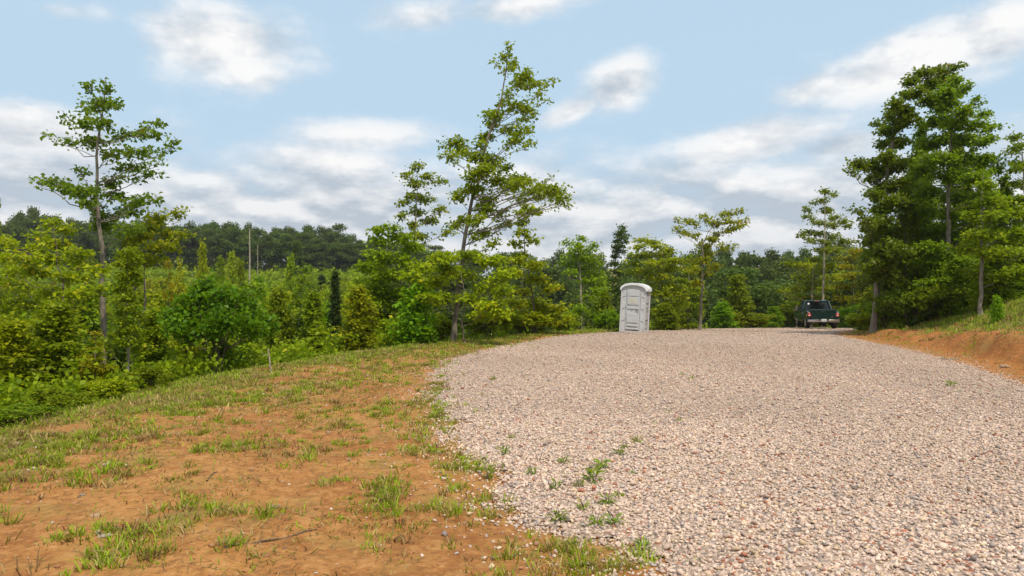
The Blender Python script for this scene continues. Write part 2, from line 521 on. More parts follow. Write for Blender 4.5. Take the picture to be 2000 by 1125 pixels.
def rot_rand(n, tilt):
    """random rotations: any heading, modest tilt"""
    a = rng.uniform(0, 2 * np.pi, n); b = rng.normal(0, tilt, n); c = rng.normal(0, tilt, n)
    ca, sa, cb, sb, cc, sc = np.cos(a), np.sin(a), np.cos(b), np.sin(b), np.cos(c), np.sin(c)
    o, z = np.ones(n), np.zeros(n)
    Rz = np.stack([ca, -sa, z, sa, ca, z, z, z, o], -1).reshape(n, 3, 3)
    Rx = np.stack([o, z, z, z, cb, -sb, z, sb, cb], -1).reshape(n, 3, 3)
    Ry = np.stack([cc, z, sc, z, o, z, -sc, z, cc], -1).reshape(n, 3, 3)
    return Rz @ Rx @ Ry


def stones(x, y, z, size, bv, bf):
    n = len(x)
    sc = size[:, None] * np.stack([rng.uniform(.8, 1.35, n), rng.uniform(.65, 1.0, n), rng.uniform(.42, .8, n)], -1)
    v = bv[None] * (1 + rng.normal(0, 0.24, (n, len(bv), 1))) * sc[:, None, :]
    v = np.einsum('nij,nkj->nki', rot_rand(n, 0.35), v) + np.stack([x, y, z], -1)[:, None, :]
    f = bf[None] + (np.arange(n) * len(bv))[:, None, None]
    return v.reshape(-1, 3), f.reshape(-1, bf.shape[1])


def stone_colours(n):
    a = rng.random((n, 1))
    c = np.array((0.40, 0.300, 0.245)) * (1 - a) + np.array((0.68, 0.545, 0.45)) * a
    k = rng.random(n)
    c[k < .10] = np.array((0.60, 0.46, 0.31)) * rng.uniform(.7, 1.05, ((k < .10).sum(), 1))
    c[k > .955] = np.array((0.34, 0.14, 0.085)) * rng.uniform(.7, 1.2, ((k > .955).sum(), 1))
    w = (k > .85) & (k < .955)
    c[w] = np.array((0.22, 0.185, 0.17)) * rng.uniform(.7, 1.5, (w.sum(), 1))
    w = (k > .79) & (k < .87)
    c[w] = np.array((0.46, 0.40, 0.375)) * rng.uniform(.8, 1.1, (w.sum(), 1))
    return c


def stone_material():
    m, t, bs, out = new_mat('gravel_stones')
    at = t.n('ShaderNodeAttribute', attribute_name='stone')
    tc = t.n('ShaderNodeTexCoord')
    n = t.noise(tc.outputs['Object'], 45, 4, 0.7)
    t.l(t.mix(t.m('MULTIPLY', t.sstep(n, .45, .7), .35), at.outputs['Color'], (0.20, 0.15, 0.11)), bs.inputs['Base Color'])
    bs.inputs['Roughness'].default_value = 0.8
    return m


def scatter(n, y0, y1, xmax=0.78):
    y = np.sqrt(rng.uniform(y0 * y0, y1 * y1, n))
    x = rng.uniform(-0.2, xmax, n) * y
    return x, y


def gravel():
    VV, FF, CC = [], [], []
    off = 0
    for n, y0, y1, bv, bf, smin, smax in ((135000, 3.2, 10.5, ICO_V, ICO_F, .010, .024), (260000, 8.5, 24, OCT_V, OCT_F, .013, .028), (130000, 21, 55, OCT_V, OCT_F, .018, .036)):
        x, y = scatter(n, y0, y1)
        # weight towards the near end so the cover stays closed there
        s = gravel_sd(x, y)
        keep = (s > 0) | (rng.random(n) < 0.20 * np.exp(np.minimum(s, 0) / 0.30))
        keep &= ~((s < .5) & (s > 0) & (rng.random(n) < .35 * (1 - s / .5)))
        x, y, s = x[keep], y[keep], s[keep]
        if y0 < 5: kk = rng.random(len(x)) < 1 - sm(8.5, 10.5, y)
        elif y0 < 9: kk = rng.random(len(x)) < sm(8.5, 10.5, y)
        else: kk = rng.random(len(x)) < sm(21, 24, y)
        x, y, s = x[kk], y[kk], s[kk]
        size = rng.uniform(smin, smax, len(x)) * .74 * (1 + 0.5 * (rng.random(len(x)) > .93))
        z = height(x, y) + 0.02 * sm(0, .5, s) + size * rng.uniform(-.7, 1.0, len(x))
        v, f = stones(x, y, z, size, bv, bf)
        VV.append(v); FF.append(f + off); off += len(v)
        fn = fbm(x * .35 + 2, y * .22 + 1, 4)
        cc = stone_colours(len(x)) * (1 + (fn - .5) * .55)[:, None]
        CC.append(np.repeat(cc, len(bv), 0))
    o = np_mesh('gravel', np.concatenate(VV), FF, stone_material(), attrs={'stone': ('POINT', np.concatenate(CC))})
    tag(o, 'loose pinkish grey gravel spread over the drive', 'gravel', kind='stuff')
    # pebbles and clods lying on the clay
    n = 7000
    x, y = scatter(n, 3.5, 22); x = rng.uniform(-.75, .25, n) * y
    k = (gravel_sd(x, y) < -.1) & (plat_dist(x, y) < 0)
    x2 = rng.uniform(8, 16, 1500); y2 = rng.uniform(10, 32, 1500)
    s2 = x2 - np.interp(y2, RE_Y, RE_X); k2 = (s2 > .2) & (s2 < 3)
    x, y = np.concatenate([x[k], x2[k2]]), np.concatenate([y[k], y2[k2]])
    size = rng.exponential(.006, len(x)) + .005
    size = np.minimum(size, .03)
    v, f = stones(x, y, height(x, y) + size * .1, size, ICO_V, ICO_F)
    c = np.where(rng.random((len(x), 1)) < .78, np.array([(0.36, 0.17, 0.07)]), np.array([(0.5, 0.43, 0.36)])) * rng.uniform(.6, 1.1, (len(x), 1))
    o = np_mesh('pebbles', v, [f], bpy.data.materials['gravel_stones'], attrs={'stone': ('POINT', np.repeat(c, len(ICO_V), 0))})
    tag(o, 'scattered pebbles and clods lying on the bare clay', 'pebbles', kind='stuff')


gravel()


# ------------------------------------------------------------------ grass
def blades(x, y, z, h, w, lean, colr, la):
    n = len(x)
    a = rng.uniform(0, 2 * np.pi, n)
    d = np.stack([np.cos(a), np.sin(a), np.zeros(n)], -1) * (w / 2)[:, None]
    L = np.stack([np.cos(la), np.sin(la), np.zeros(n)], -1)
    b = np.stack([x, y, z], -1)
    up = np.array((0, 0, 1.0))
    mid = b + up * (h * .55)[:, None] + L * (h * lean * .35)[:, None]
    tip = b + up * (h * np.maximum(.12, 1 - .42 * lean))[:, None] + L * (h * lean)[:, None]
    V = np.stack([b - d, b + d, mid - d * .75, mid + d * .75, tip], 1).reshape(-1, 3)
    k = (np.arange(n) * 5)[:, None]
    q = k + np.array([[0, 1, 3, 2]]); tr = k + np.array([[2, 3, 4]])
    return V, q, tr, np.repeat(colr, 5, 0)


def grass_material():
    m, t, bs, out = new_mat('grass_blades')
    at = t.n('ShaderNodeAttribute', attribute_name='blade')
    t.l(at.outputs['Color'], bs.inputs['Base Color'])
    bs.inputs['Roughness'].default_value = 0.6
    bs.inputs['Specular IOR Level'].default_value = 0.25
    tr = t.n('ShaderNodeBsdfTranslucent')
    t.l(at.outputs['Color'], tr.inputs[0])
    mx = t.n('ShaderNodeMixShader'); mx.inputs[0].default_value = 0.35
    t.l(bs.outputs[0], mx.inputs[1]); t.l(tr.outputs[0], mx.inputs[2]); t.l(mx.outputs[0], out.inputs[0])
    return m


GRASS_M = grass_material()
G_BRIGHT, G_OLIVE, G_STRAW, G_BROWN = np.array((.27, .39, .014)), np.array((.27, .26, .035)), np.array((.52, .40, .17)), np.array((.28, .17, .07))


def grass():
    xs, ys, hs, cs, ws, las, lens = [], [], [], [], [], [], []

    def tufts(x, y, nb, spread, h0, h1, mixw):
        """mixw: per tuft weight of bright green"""
        n = len(x)
        tall = h0 + (h1 - h0) * rng.random(n) ** 1.7
        kind = rng.random(n)
        for i in range(n):
            k = nb if np.isscalar(nb) else int(nb[i])
            a = rng.uniform(0, 2 * np.pi, k); r = np.abs(rng.normal(0, spread if np.isscalar(spread) else spread[i], k))
            xs.append(x[i] + np.cos(a) * r); ys.append(y[i] + np.sin(a) * r)
            hs.append(tall[i] * rng.uniform(.35, 1.1, k)); las.append(a + rng.normal(0, .7, k)); lens.append(rng.uniform(.3, 1.15, k))
            g = mixw[i]
            base = G_BRIGHT if kind[i] < g else (G_OLIVE if kind[i] < g + (1 - g) * .55 else (G_STRAW if kind[i] < .9 else G_BROWN))
            cc = base[None] * rng.uniform(.6, 1.25, (k, 1))
            st = rng.random(k) < .16
            cc[st] = G_STRAW * rng.uniform(.6, 1.05, (st.sum(), 1))
            cs.append(cc)
            ws.append(np.full(k, 0.007 + 0.0006 * y[i]))
    # patches on the clay
    for (x0, y0, a, b, w) in PW:
        n = int(np.clip(a * b * 380 * w, 8, 170))
        x = x0 + rng.normal(0, a * .6, n); y = y0 + rng.normal(0, b * .75, n)
        k = fbm(x * 3 + 2, y * 3, 3) > .44
        tufts(x[k], y[k], 22, .055, .03, .15, np.full(k.sum(), .75 if w > .65 else .45))
    # the band along the brow, and sparse seedlings all over the clay
    n = 110000
    x = rng.uniform(-.75, .22, n); y = np.sqrt(rng.uniform(4 ** 2, 36 ** 2, n)); x = x * y
    s = plat_dist(x, y); c = cover(x, y); g = gravel_sd(x, y)
    p = np.where(s > 3.0, 0, c ** 1.6) * .42 + .004
    p = np.where(s > -.3, .5, p) * (g < -.05)
    k = (rng.random(n) < p) & (s < 3.0)
    x, y, s = x[k], y[k], s[k]
    gr = np.clip(.34 + .5 * sm(-.4, .5, s) + .5 * (fbm(x * .8, y * .8) - .5) + .25 * sm(15, 24, y), .1, .92)
    tufts(x, y, 11, .07, .04, .17, gr)
    # on top of the bank, and dry straw along its lip
    n = 15000
    y = rng.uniform(9, 42, n); sb = rng.uniform(.6, 9, n); x = np.interp(y, RE_Y, RE_X) + sb
    c = cover(x, y)
    k = (rng.random(n) < c * .9 + .55 * np.clip(fbm(x * 1.1, y * 1.1 + 20) - .5, 0, 1) + .02) & (x / y < .8) & (y > 8)
    x, y, sb = x[k], y[k], sb[k]
    tufts(x, y, 12, .09, .06, .26, np.clip(.62 + .6 * (fbm(x * .6, y * .6 + 9) - .5), .1, .9))
    # along the gravel's left edge
    n = 900
    y = 4 + 26 * rng.random(n) ** 1.8; x = np.interp(y, LE_Y, LE_X) + rng.normal(-.15, .4, n)
    k = fbm(x * 1.6 + 7, y * 1.6, 3) > .53
    tufts(x[k], y[k], 9, .04, .04, .13, np.full(k.sum(), .35))
    # far brow behind the drive
    n = 1800
    i = rng.integers(7, 11, n); tt = rng.random((n, 1))
    pt = PLAT[i] * (1 - tt) + PLAT[i + 1] * tt + rng.normal(0, .8, (n, 2))
    k = gravel_sd(pt[:, 0], pt[:, 1]) < -.1
    tufts(pt[k, 0], pt[k, 1], 9, .1, .08, .3, np.full(k.sum(), .75))
    # thin seedlings and dry thatch lying nearly flat
    n = 90000
    x = rng.uniform(-.75, .2, n); y = np.sqrt(rng.uniform(4 ** 2, 26 ** 2, n)); x = x * y
    k = (plat_dist(x, y) < .5) & (gravel_sd(x, y) < -.05) & (rng.random(n) < .12 + 1.1 * np.clip(fbm(x * 1.3 + 4, y * 1.3, 4) - .44, 0, 1) * 3.2)
    x, y = x[k], y[k]; n = len(x)
    xs.append(x); ys.append(y); hs.append(rng.uniform(.02, .075, n)); las.append(rng.uniform(0, 6.28, n)); lens.append(rng.uniform(.5, 3.0, n))
    pick = rng.random((n, 1))
    cs.append(np.where(pick < .34, G_OLIVE, np.where(pick < .58, G_STRAW * .8, np.where(pick < .85, G_BROWN, G_BRIGHT))) * rng.uniform(.6, 1.15, (n, 1)))
    ws.append(.006 + .0007 * y)
    n = 16000
    y = rng.uniform(9, 36, n); x = np.interp(y, RE_Y, RE_X) + rng.uniform(.15, 6, n)
    k = (x / y < .8) & (rng.random(n) < .25 + 2.2 * np.clip(fbm(x * 1.2, y * 1.2, 4) - .45, 0, 1)); x, y = x[k], y[k]; n = len(x)
    xs.append(x); ys.append(y); hs.append(rng.uniform(.02, .09, n)); las.append(rng.uniform(0, 6.28, n)); lens.append(rng.uniform(.5, 3.0, n))
    pick = rng.random((n, 1))
    cs.append(np.where(pick < .3, G_OLIVE, np.where(pick < .6, G_STRAW * .9, np.where(pick < .85, G_BROWN, G_BRIGHT))) * rng.uniform(.6, 1.15, (n, 1)))
    ws.append(.006 + .0005 * y)
    x, y, h, w, la, le = map(np.concatenate, (xs, ys, hs, ws, las, lens))
    cc = np.concatenate(cs)
    V, q, tr, c = blades(x, y, height(x, y) - .003, h, w, le, cc, la)
    o = np_mesh('grass', V, [q, tr], GRASS_M, attrs={'blade': ('POINT', c)})
    tag(o, 'patchy green and straw grass growing on the clay', 'grass', kind='stuff')
    return len(x)


print('grass blades', grass())


# ------------------------------------------------------------------ trees
def unit(v):
    return v / np.maximum(np.linalg.norm(v, axis=-1, keepdims=True), 1e-9)


class Plant:
    """wood tubes and leaves of one plant, in metres, local to its base"""
    def __init__(s, seed):
        s.r = np.random.default_rng(seed)
        s.wv, s.wf, s.wn = [], [], 0
        s.lv, s.lt = [], []

    def tube(s, pts, rad, k=6):
        pts, rad = np.asarray(pts, float), np.asarray(rad, float)
        n = len(pts)
        tan = unit(np.gradient(pts, axis=0))
        ref = np.where(np.abs(tan[:, 2:3]) > .9, np.array([[1., 0, 0]]), np.array([[0, 0, 1.]]))
        e1 = unit(np.cross(tan, ref)); e2 = np.cross(tan, e1)
        a = np.arange(k) * 2 * np.pi / k
        v = pts[:, None] + rad[:, None, None] * (np.cos(a)[None, :, None] * e1[:, None] + np.sin(a)[None, :, None] * e2[:, None])
        i = np.arange(n * k).reshape(n, k)
        j = np.roll(i, -1, 1)
        s.wv.append(v.reshape(-1, 3))
        s.wf.append(np.stack([i[:-1], j[:-1], j[1:], i[1:]], -1).reshape(-1, 4) + s.wn)
        s.wn += n * k

    def twigs(s, A, B, r):
        n = len(A)
        d = unit(B - A)
        e1 = unit(np.cross(d, np.where(np.abs(d[:, 2:3]) > .9, np.array([[1., 0, 0]]), np.array([[0, 0, 1.]]))))
        e2 = np.cross(d, e1)
        a = np.arange(3) * 2 * np.pi / 3
        off = np.cos(a)[None, :, None] * e1[:, None] + np.sin(a)[None, :, None] * e2[:, None]
        v = np.concatenate([A[:, None] + off * r, B[:, None] + off * r * .35], 1)
        i = (np.arange(n) * 6)[:, None] + np.array([[0, 1, 4, 3, 1, 2, 5, 4, 2, 0, 3, 5]])
        s.wv.append(v.reshape(-1, 3)); s.wf.append(i.reshape(-1, 4) + s.wn); s.wn += n * 6

    def leaves(s, P, D, N, size, tint):
        """diamond leaves with a fold; P base point, D direction, N rough normal"""
        D = unit(D); S = unit(np.cross(D, N)); N = np.cross(S, D)
        L = size[:, None]
        w = getattr(s, 'lw', .34)
        fold = s.r.uniform(.02, .22, (len(P), 1))
        b = P
        l = P + D * L * .5 + S * L * w + N * L * fold
        rr = P + D * L * .5 - S * L * w + N * L * fold
        tip = P + D * L - N * L * s.r.uniform(0, .25, (len(P), 1))
        s.lv.append(np.stack([b, rr, tip, l], 1).reshape(-1, 3))
        s.lt.append(tint)

    def spray(s, start, c, rad, n, size, flat=.8, limb=None, bare=.45, wood=True, tint=(0, 1), droop=.15):
        """a limb from start to c and leafy twigs filling the ellipsoid (c, rad)"""
        r = s.r
        c, start, rad = np.asarray(c, float), np.asarray(start, float), np.asarray(rad, float)
        d = c - start
        ln = np.linalg.norm(d)
        t = np.linspace(0, 1, 7)[:, None]
        ctrl = start + d * .5 + np.array((0, 0, -.08 * ln)) + r.normal(0, .05 * ln, 3)
        end = c + unit(d[None])[0] * rad.mean() * .5
        pts = start * (1 - t) ** 2 + ctrl * 2 * t * (1 - t) + end * t * t
        pts[1:-1] += r.normal(0, .012 * ln + .008, (5, 3))
        lr = limb if limb else .010 + .012 * ln
        if wood:
            s.tube(pts, np.linspace(lr, lr * .25, 7), 5)
        nt = max(4, n // 11)
        q = r.normal(0, 1, (nt, 3)); q = unit(q) * (r.random((nt, 1)) ** (1 / 2.2))
        B = c + q * rad
        tt = np.clip(r.uniform(bare, 1, nt) , 0, 1)
        fi = tt * 6; i0 = np.minimum(fi.astype(int), 5); fr = (fi - i0)[:, None]
        A = pts[i0] * (1 - fr) + pts[i0 + 1] * fr
        A = A * .55 + (B - unit(q) * rad * .35) * .45 if not wood else A
        if wood:
            s.twigs(A, B, max(.004, lr * .28))
        k = r.integers(0, nt, n)
        u = r.beta(2.2, 1.1, n)[:, None]
        P = A[k] + (B[k] - A[k]) * u
        P = P + r.normal(0, 1, (n, 3)) * size * np.array((.65, .65, .45))
        D = unit(B[k] - A[k]) * .5 + r.normal(0, .6, (n, 3)) + np.array((0, 0, -droop * 2))
        D[:, 2] *= (1 - .5 * flat)
        N = np.array((0, 0, 1.)) * (1.3 * flat) + r.normal(0, .5, (n, 3))
        ti = r.uniform(tint[0], tint[1], n) * .8 + .2 * r.random()
        s.leaves(P, D, N, size * r.uniform(.6, 1.25, n), np.clip(ti, 0, 1))

    def shell(s, c, rad, n, size, tint=(0, 1)):
        """clump of leaves near the surface of a lobe (distant crowns)"""
        r = s.r
        q = unit(r.normal(0, 1, (n, 3)))
        rr = r.uniform(.55, 1.06, (n, 1)) * (1 + .16 * np.sin(q[:, :1] * 5 + r.random() * 6) * np.cos(q[:, 2:3] * 6 + q[:, 1:2] * 4))
        P = np.asarray(c) + q * rr * np.asarray(rad)
        N = q + r.normal(0, .55, (n, 3)) + np.array((0, 0, .3))
        D = r.normal(0, 1, (n, 3)) + np.array((0, 0, -.3))
        s.leaves(P, D, N, size * r.uniform(.6, 1.4, n), np.clip(r.uniform(tint[0], tint[1], n) * .75 + .25 * r.random(), 0, 1))

    def build(s, root, leaf, bark, crown='crown', trunk='trunk'):
        if s.wv:
            np_mesh(trunk, np.concatenate(s.wv), [np.concatenate(s.wf)], bark, root, smooth=True)
        if s.lv:
            V = np.concatenate(s.lv)
            np_mesh(crown, V, [np.arange(len(V)).reshape(-1, 4)], leaf, root, attrs={'tint': ('FACE', np.concatenate(s.lt))})


def polyline(pts, n):
    pts = np.asarray(pts, float)
    d = np.concatenate([[0], np.cumsum(np.linalg.norm(np.diff(pts, axis=0), axis=1))])
    t = np.linspace(0, d[-1], n)
    return np.stack([np.interp(t, d, pts[:, i]) for i in range(3)], -1)


def traced_tree(name, label, cat, Yd, trunk, sprays, leaf, bark, r0, size=.15, dens=1.0, flat=.6, depth=1.0, seed=1, gold=None, group=None, extra=None):
    """a particular tree: trunk and leaf masses given where the photograph shows them, with real depth"""
    x0, y0 = W(trunk[0][0], trunk[0][1], Yd)[:2]
    base = np.array((x0, y0, hz(x0, y0) - .05))
    root = empty(name, base)
    tag(root, label, cat, group)
    p = Plant(seed)
    tw = [W(a, b, Yd) - base for a, b in trunk]
    tw[0] = np.array((0, 0, 0.))
    path = polyline(tw, 26)
    path[1:-1] += p.r.normal(0, .012, (24, 3))
    tt = np.linspace(0, 1, 26)
    rad = r0 * (1 - tt * .93) ** .85
    rad[0] *= 1.45; rad[1] *= 1.15
    p.tube(path, rad, 9)
    px2m = Yd / F
    hw = max(abs(a[0] - trunk[len(trunk) // 2][0]) for a in sprays) * px2m
    for q in sprays:
        a, b, rx, ry = q[:4]
        c = W(a, b, Yd) - base
        k0 = np.argmin(np.linalg.norm(path - c, axis=1))
        off = np.hypot(c[0] - path[k0, 0], c[2] - path[k0, 2])
        dy = p.r.uniform(-1, 1) * depth * min(max(.5, .8 * hw), .35 + 1.2 * off + .25 * hw)
        c[1] += dy
        c *= 1.0
        # keep its place in the view at its new depth
        cw = W(a, b, Yd + dy); c = cw - base
        rx, ry = rx * px2m, ry * px2m
        dist = math.hypot(math.hypot(c[0] - path[k0, 0], c[1] - path[k0, 1]), 0)
        zt = c[2] - min(.42 * dist, .9) - .08
        k = int(np.argmin(np.abs(path[:, 2] - max(zt, path[3, 2]))))
        n = int(dens * 1.7 * math.pi * max(rx, .12) * max(ry, .09) / (.17 * size * size)) + 10
        p.spray(path[k], c, (rx, max(rx * .9, .25), ry * .85), n, size, flat, limb=max(.008, min(rad[k] * .4, .007 + .008 * dist)))
    if extra: extra(p, base)
    p.build(root, leaf, bark)
    return root


def Zm(items, ox, oy, k):
    return [(ox + a * k, oy + b * k, rx, ry) for a, b, rx, ry in items]


# --- the tall tree on the left
traced_tree('oak_tree', 'tall lone oak with grey trunk rising from the thicket on the left', 'tree', 22,
            [(203, 760), (203, 665), (201, 560), (200, 490), (193, 450), (190, 400), (188, 340), (187, 300), (193, 250), (200, 210), (205, 150)],
            [(205, 163, 12, 16), (172, 168, 10, 12), (190, 198, 28, 18), (165, 210, 14, 10), (225, 200, 14, 12), (128, 232, 20, 7), (165, 240, 26, 14), (203, 236, 22, 12),
             (88, 262, 9, 5), (140, 275, 16, 9), (190, 275, 38, 14), (240, 262, 30, 12), (290, 258, 38, 11), (308, 238, 14, 10), (342, 280, 22, 7), (215, 298, 30, 12),
             (270, 292, 42, 11), (312, 318, 20, 7), (288, 337, 38, 8), (250, 322, 36, 8), (150, 330, 13, 10), (108, 352, 34, 12), (140, 368, 38, 13), (172, 372, 30, 16),
             (210, 355, 25, 11), (75, 352, 10, 9), (225, 378, 36, 9), (262, 388, 42, 9), (302, 385, 18, 7), (180, 402, 24, 12), (222, 418, 34, 10), (270, 408, 30, 8),
             (195, 442, 28, 16), (250, 442, 38, 10), (165, 395, 20, 10), (230, 345, 20, 8)],
            LM['oak'], BARK, .105, size=.15, dens=1.15, seed=11, flat=.5)
traced_tree('young_tree', 'slim yellowing tree behind the tall lone oak on the left', 'tree', 24, [(285, 720), (283, 600), (280, 500), (288, 430)],
            [(310, 425, 34, 9), (345, 412, 20, 8), (300, 445, 30, 8), (330, 455, 34, 7), (270, 455, 30, 9), (360, 455, 18, 5), (250, 470, 28, 8), (310, 480, 40, 9), (280, 505, 44, 10), (240, 500, 20, 7)],
            LM['yellow'], BARK, .05, size=.16, dens=1.8, seed=12, flat=.8)

# --- the leaning tree in the middle
k4 = .409
traced_tree('oak_tree', 'tall oak leaning right on the grass brow beside the gravel', 'tree', 26,
            [(884, 662), (890, 610), (897, 540), (905, 480), (913, 430), (919, 400), (934, 355), (942, 310), (952, 270), (966, 230), (980, 190), (988, 140), (993, 90)],
            Zm([(620, 62, 7, 7), (598, 120, 13, 8), (640, 150, 13, 12), (612, 188, 11, 8), (547, 140, 4, 4), (700, 198, 24, 9), (740, 245, 27, 10), (818, 235, 13, 6), (680, 230, 22, 11), (620, 280, 13, 9),
                (770, 300, 10, 8), (800, 330, 9, 4), (650, 340, 24, 9), (700, 368, 26, 10), (750, 385, 14, 6), (590, 350, 12, 8), (520, 395, 17, 9), (690, 418, 13, 7), (560, 400, 18, 10), (540, 440, 16, 10),
                (620, 465, 32, 9), (700, 468, 22, 9), (720, 540, 12, 9), (660, 508, 22, 9), (510, 500, 22, 11), (480, 540, 15, 9), (370, 530, 28, 12), (310, 545, 13, 6), (330, 590, 24, 7), (410, 570, 26, 11),
                (480, 600, 32, 12), (540, 620, 28, 15), (600, 650, 20, 8), (500, 660, 38, 14), (440, 690, 18, 12), (560, 705, 34, 10), (640, 700, 25, 9), (700, 712, 24, 11), (760, 745, 25, 8), (830, 750, 24, 11),
                (890, 800, 15, 10), (920, 832, 6, 7), (830, 700, 8, 5), (690, 800, 7, 9), (450, 760, 34, 13), (370, 790, 22, 11), (530, 800, 32, 13), (510, 850, 28, 12), (600, 860, 22, 8), (620, 910, 26, 8),
                (400, 900, 25, 9), (350, 920, 20, 8), (470, 900, 23, 12), (520, 960, 25, 9), (560, 1010, 15, 9), (450, 980, 9, 8), (740, 850, 18, 6), (780, 752, 26, 10), (850, 765, 24, 10), (690, 720, 26, 10), (640, 735, 28, 10), (880, 780, 16, 8)], 740, 60, k4),
            LM['lime'], BARK, .095, size=.135, dens=1.35, seed=13, flat=.55)
traced_tree('oak_tree', 'thinner oak with airy crown just left of the leaning oak', 'tree', 30,
            [(800, 640), (803, 560), (808, 480), (814, 400), (816, 325)],
            Zm([(180, 640, 18, 8), (130, 690, 22, 7), (240, 690, 22, 8), (300, 715, 18, 7), (180, 730, 26, 10), (170, 790, 22, 12), (120, 820, 15, 7), (230, 800, 22, 10), (300, 850, 18, 8),
                (180, 860, 28, 10), (110, 885, 13, 7), (240, 900, 26, 11), (330, 960, 17, 8), (160, 930, 22, 9), (200, 980, 28, 12), (120, 980, 22, 9)], 740, 60, k4),
            LM['lime'], BARK, .065, size=.135, dens=1.1, seed=14, flat=.6)
traced_tree('young_tree', 'slender young tree with small tiers right of the leaning oak', 'tree', 31, [(1018, 650), (1020, 560), (1024, 480), (1026, 395)],
            [(1028, 402, 12, 6), (1015, 416, 18, 6), (1042, 412, 20, 6), (1020, 432, 16, 8), (1018, 452, 18, 9), (1042, 470, 20, 6), (1008, 475, 20, 6), (1022, 500, 28, 8), (1048, 520, 26, 7), (1000, 530, 24, 7)],
            LM['yellow'], BARK, .045, size=.16, dens=1.5, seed=15)

# --- the stand on the right
k5 = .5155
traced_tree('oak_tree', 'large dark oak with pale trunk foot and arching top on the right', 'tree', 30,
            [(1706, 628), (1712, 570), (1720, 470), (1728, 390), (1738, 300), (1752, 240), (1770, 190), (1795, 158), (1835, 140)],
            Zm([(350, 110, 18, 12), (400, 80, 25, 8), (470, 70, 28, 9), (530, 55, 13, 7), (430, 110, 24, 8), (290, 190, 15, 12), (330, 215, 20, 12), (270, 240, 13, 10), (300, 272, 22, 12), (230, 270, 12, 6),
                (350, 245, 20, 12), (270, 302, 25, 13), (240, 350, 13, 11), (300, 340, 30, 16), (150, 420, 24, 11), (120, 445, 10, 6), (200, 430, 24, 12), (260, 392, 26, 14), (250, 450, 30, 13), (210, 482, 16, 12),
                (300, 430, 30, 15), (210, 540, 20, 12), (250, 520, 25, 15), (300, 500, 34, 15), (280, 560, 30, 13), (340, 572, 34, 12), (240, 600, 20, 12), (150, 600, 18, 4), (180, 640, 24, 7), (220, 690, 34, 18),
                (200, 722, 22, 13), (260, 740, 36, 22), (220, 790, 30, 18), (260, 812, 28, 18), (300, 760, 28, 18), (230, 650, 24, 12), (218, 718, 34, 20), (226, 775, 36, 22), (237, 845, 34, 18), (195, 855, 20, 14), (262, 880, 24, 14), (215, 810, 34, 18), (245, 690, 34, 18), (235, 640, 30, 14), (240, 590, 26, 12), (480, 95, 26, 9), (440, 130, 24, 9), (380, 150, 24, 10), (420, 175, 22, 10), (340, 165, 20, 10), (300, 230, 24, 12)], 1600, 100, k5),
            LM['oak'], BARK, .125, size=.15, dens=2.3, seed=16, flat=.45)
traced_tree('broadleaf_tree', 'tallest full crowned tree in the stand on the right bank', 'tree', 29,
            [(1850, 612), (1852, 480), (1853, 380), (1858, 280), (1865, 158)],
            Zm([(500, 130, 20, 9), (520, 105, 14, 7), (470, 150, 24, 10), (440, 190, 24, 11), (500, 172, 21, 12), (560, 132, 12, 7), (530, 150, 16, 8), (600, 182, 16, 5), (480, 210, 32, 13), (550, 222, 26, 11), (630, 235, 22, 5), (450, 262, 32, 14), (520, 272, 34, 15), (600, 272, 24, 8),
                (660, 280, 22, 5), (480, 330, 38, 15), (560, 332, 34, 14), (640, 332, 24, 9), (420, 350, 28, 13), (460, 402, 44, 16), (560, 402, 40, 15), (650, 402, 26, 12), (400, 442, 32, 13), (500, 470, 42, 15),
                (600, 472, 34, 14), (680, 442, 18, 10), (420, 532, 34, 12), (520, 552, 42, 14), (630, 542, 34, 12), (400, 602, 30, 9), (500, 622, 42, 12), (600, 622, 40, 12), (450, 682, 48, 13), (550, 702, 48, 14),
                (420, 742, 40, 13), (500, 782, 50, 14), (400, 802, 36, 12), (470, 842, 50, 14), (560, 802, 40, 14), (540, 870, 44, 12), (420, 880, 40, 12)], 1600, 100, k5),
            LM['stand'], BARK, .11, size=.145, dens=2.4, seed=17, flat=.6)
traced_tree('broadleaf_tree', 'thin trunked tree at the woodland edge above the grassy bank', 'tree', 25,
            [(1914, 612), (1918, 500), (1918, 400), (1922, 340)],
            Zm([(630, 500, 20, 9), (640, 572, 36, 10), (700, 562, 26, 10), (600, 622, 32, 10), (680, 622, 38, 10), (740, 602, 28, 10), (620, 692, 42, 11), (700, 702, 38, 12), (760, 682, 28, 12), (570, 742, 30, 10),
                (650, 762, 42, 12), (740, 762, 34, 13), (600, 832, 42, 11), (700, 852, 42, 13), (760, 830, 30, 14)], 1600, 100, k5),
            LM['mid'], BARK, .075, size=.145, dens=2.2, seed=18, flat=.7)
traced_tree('broadleaf_tree', 'tree cut by the right edge of the woodland stand', 'tree', 28, [(2012, 600), (2006, 450), (2000, 330), (1996, 270)],
            Zm([(740, 322, 15, 10), (762, 360, 15, 10), (730, 382, 12, 6), (768, 430, 20, 12), (740, 445, 14, 7), (765, 502, 24, 11), (780, 560, 26, 12), (800, 620, 30, 12), (790, 690, 30, 14), (800, 760, 34, 16)], 1600, 100, k5),
            LM['stand'], BARK, .08, size=.145, dens=1.5, seed=19)

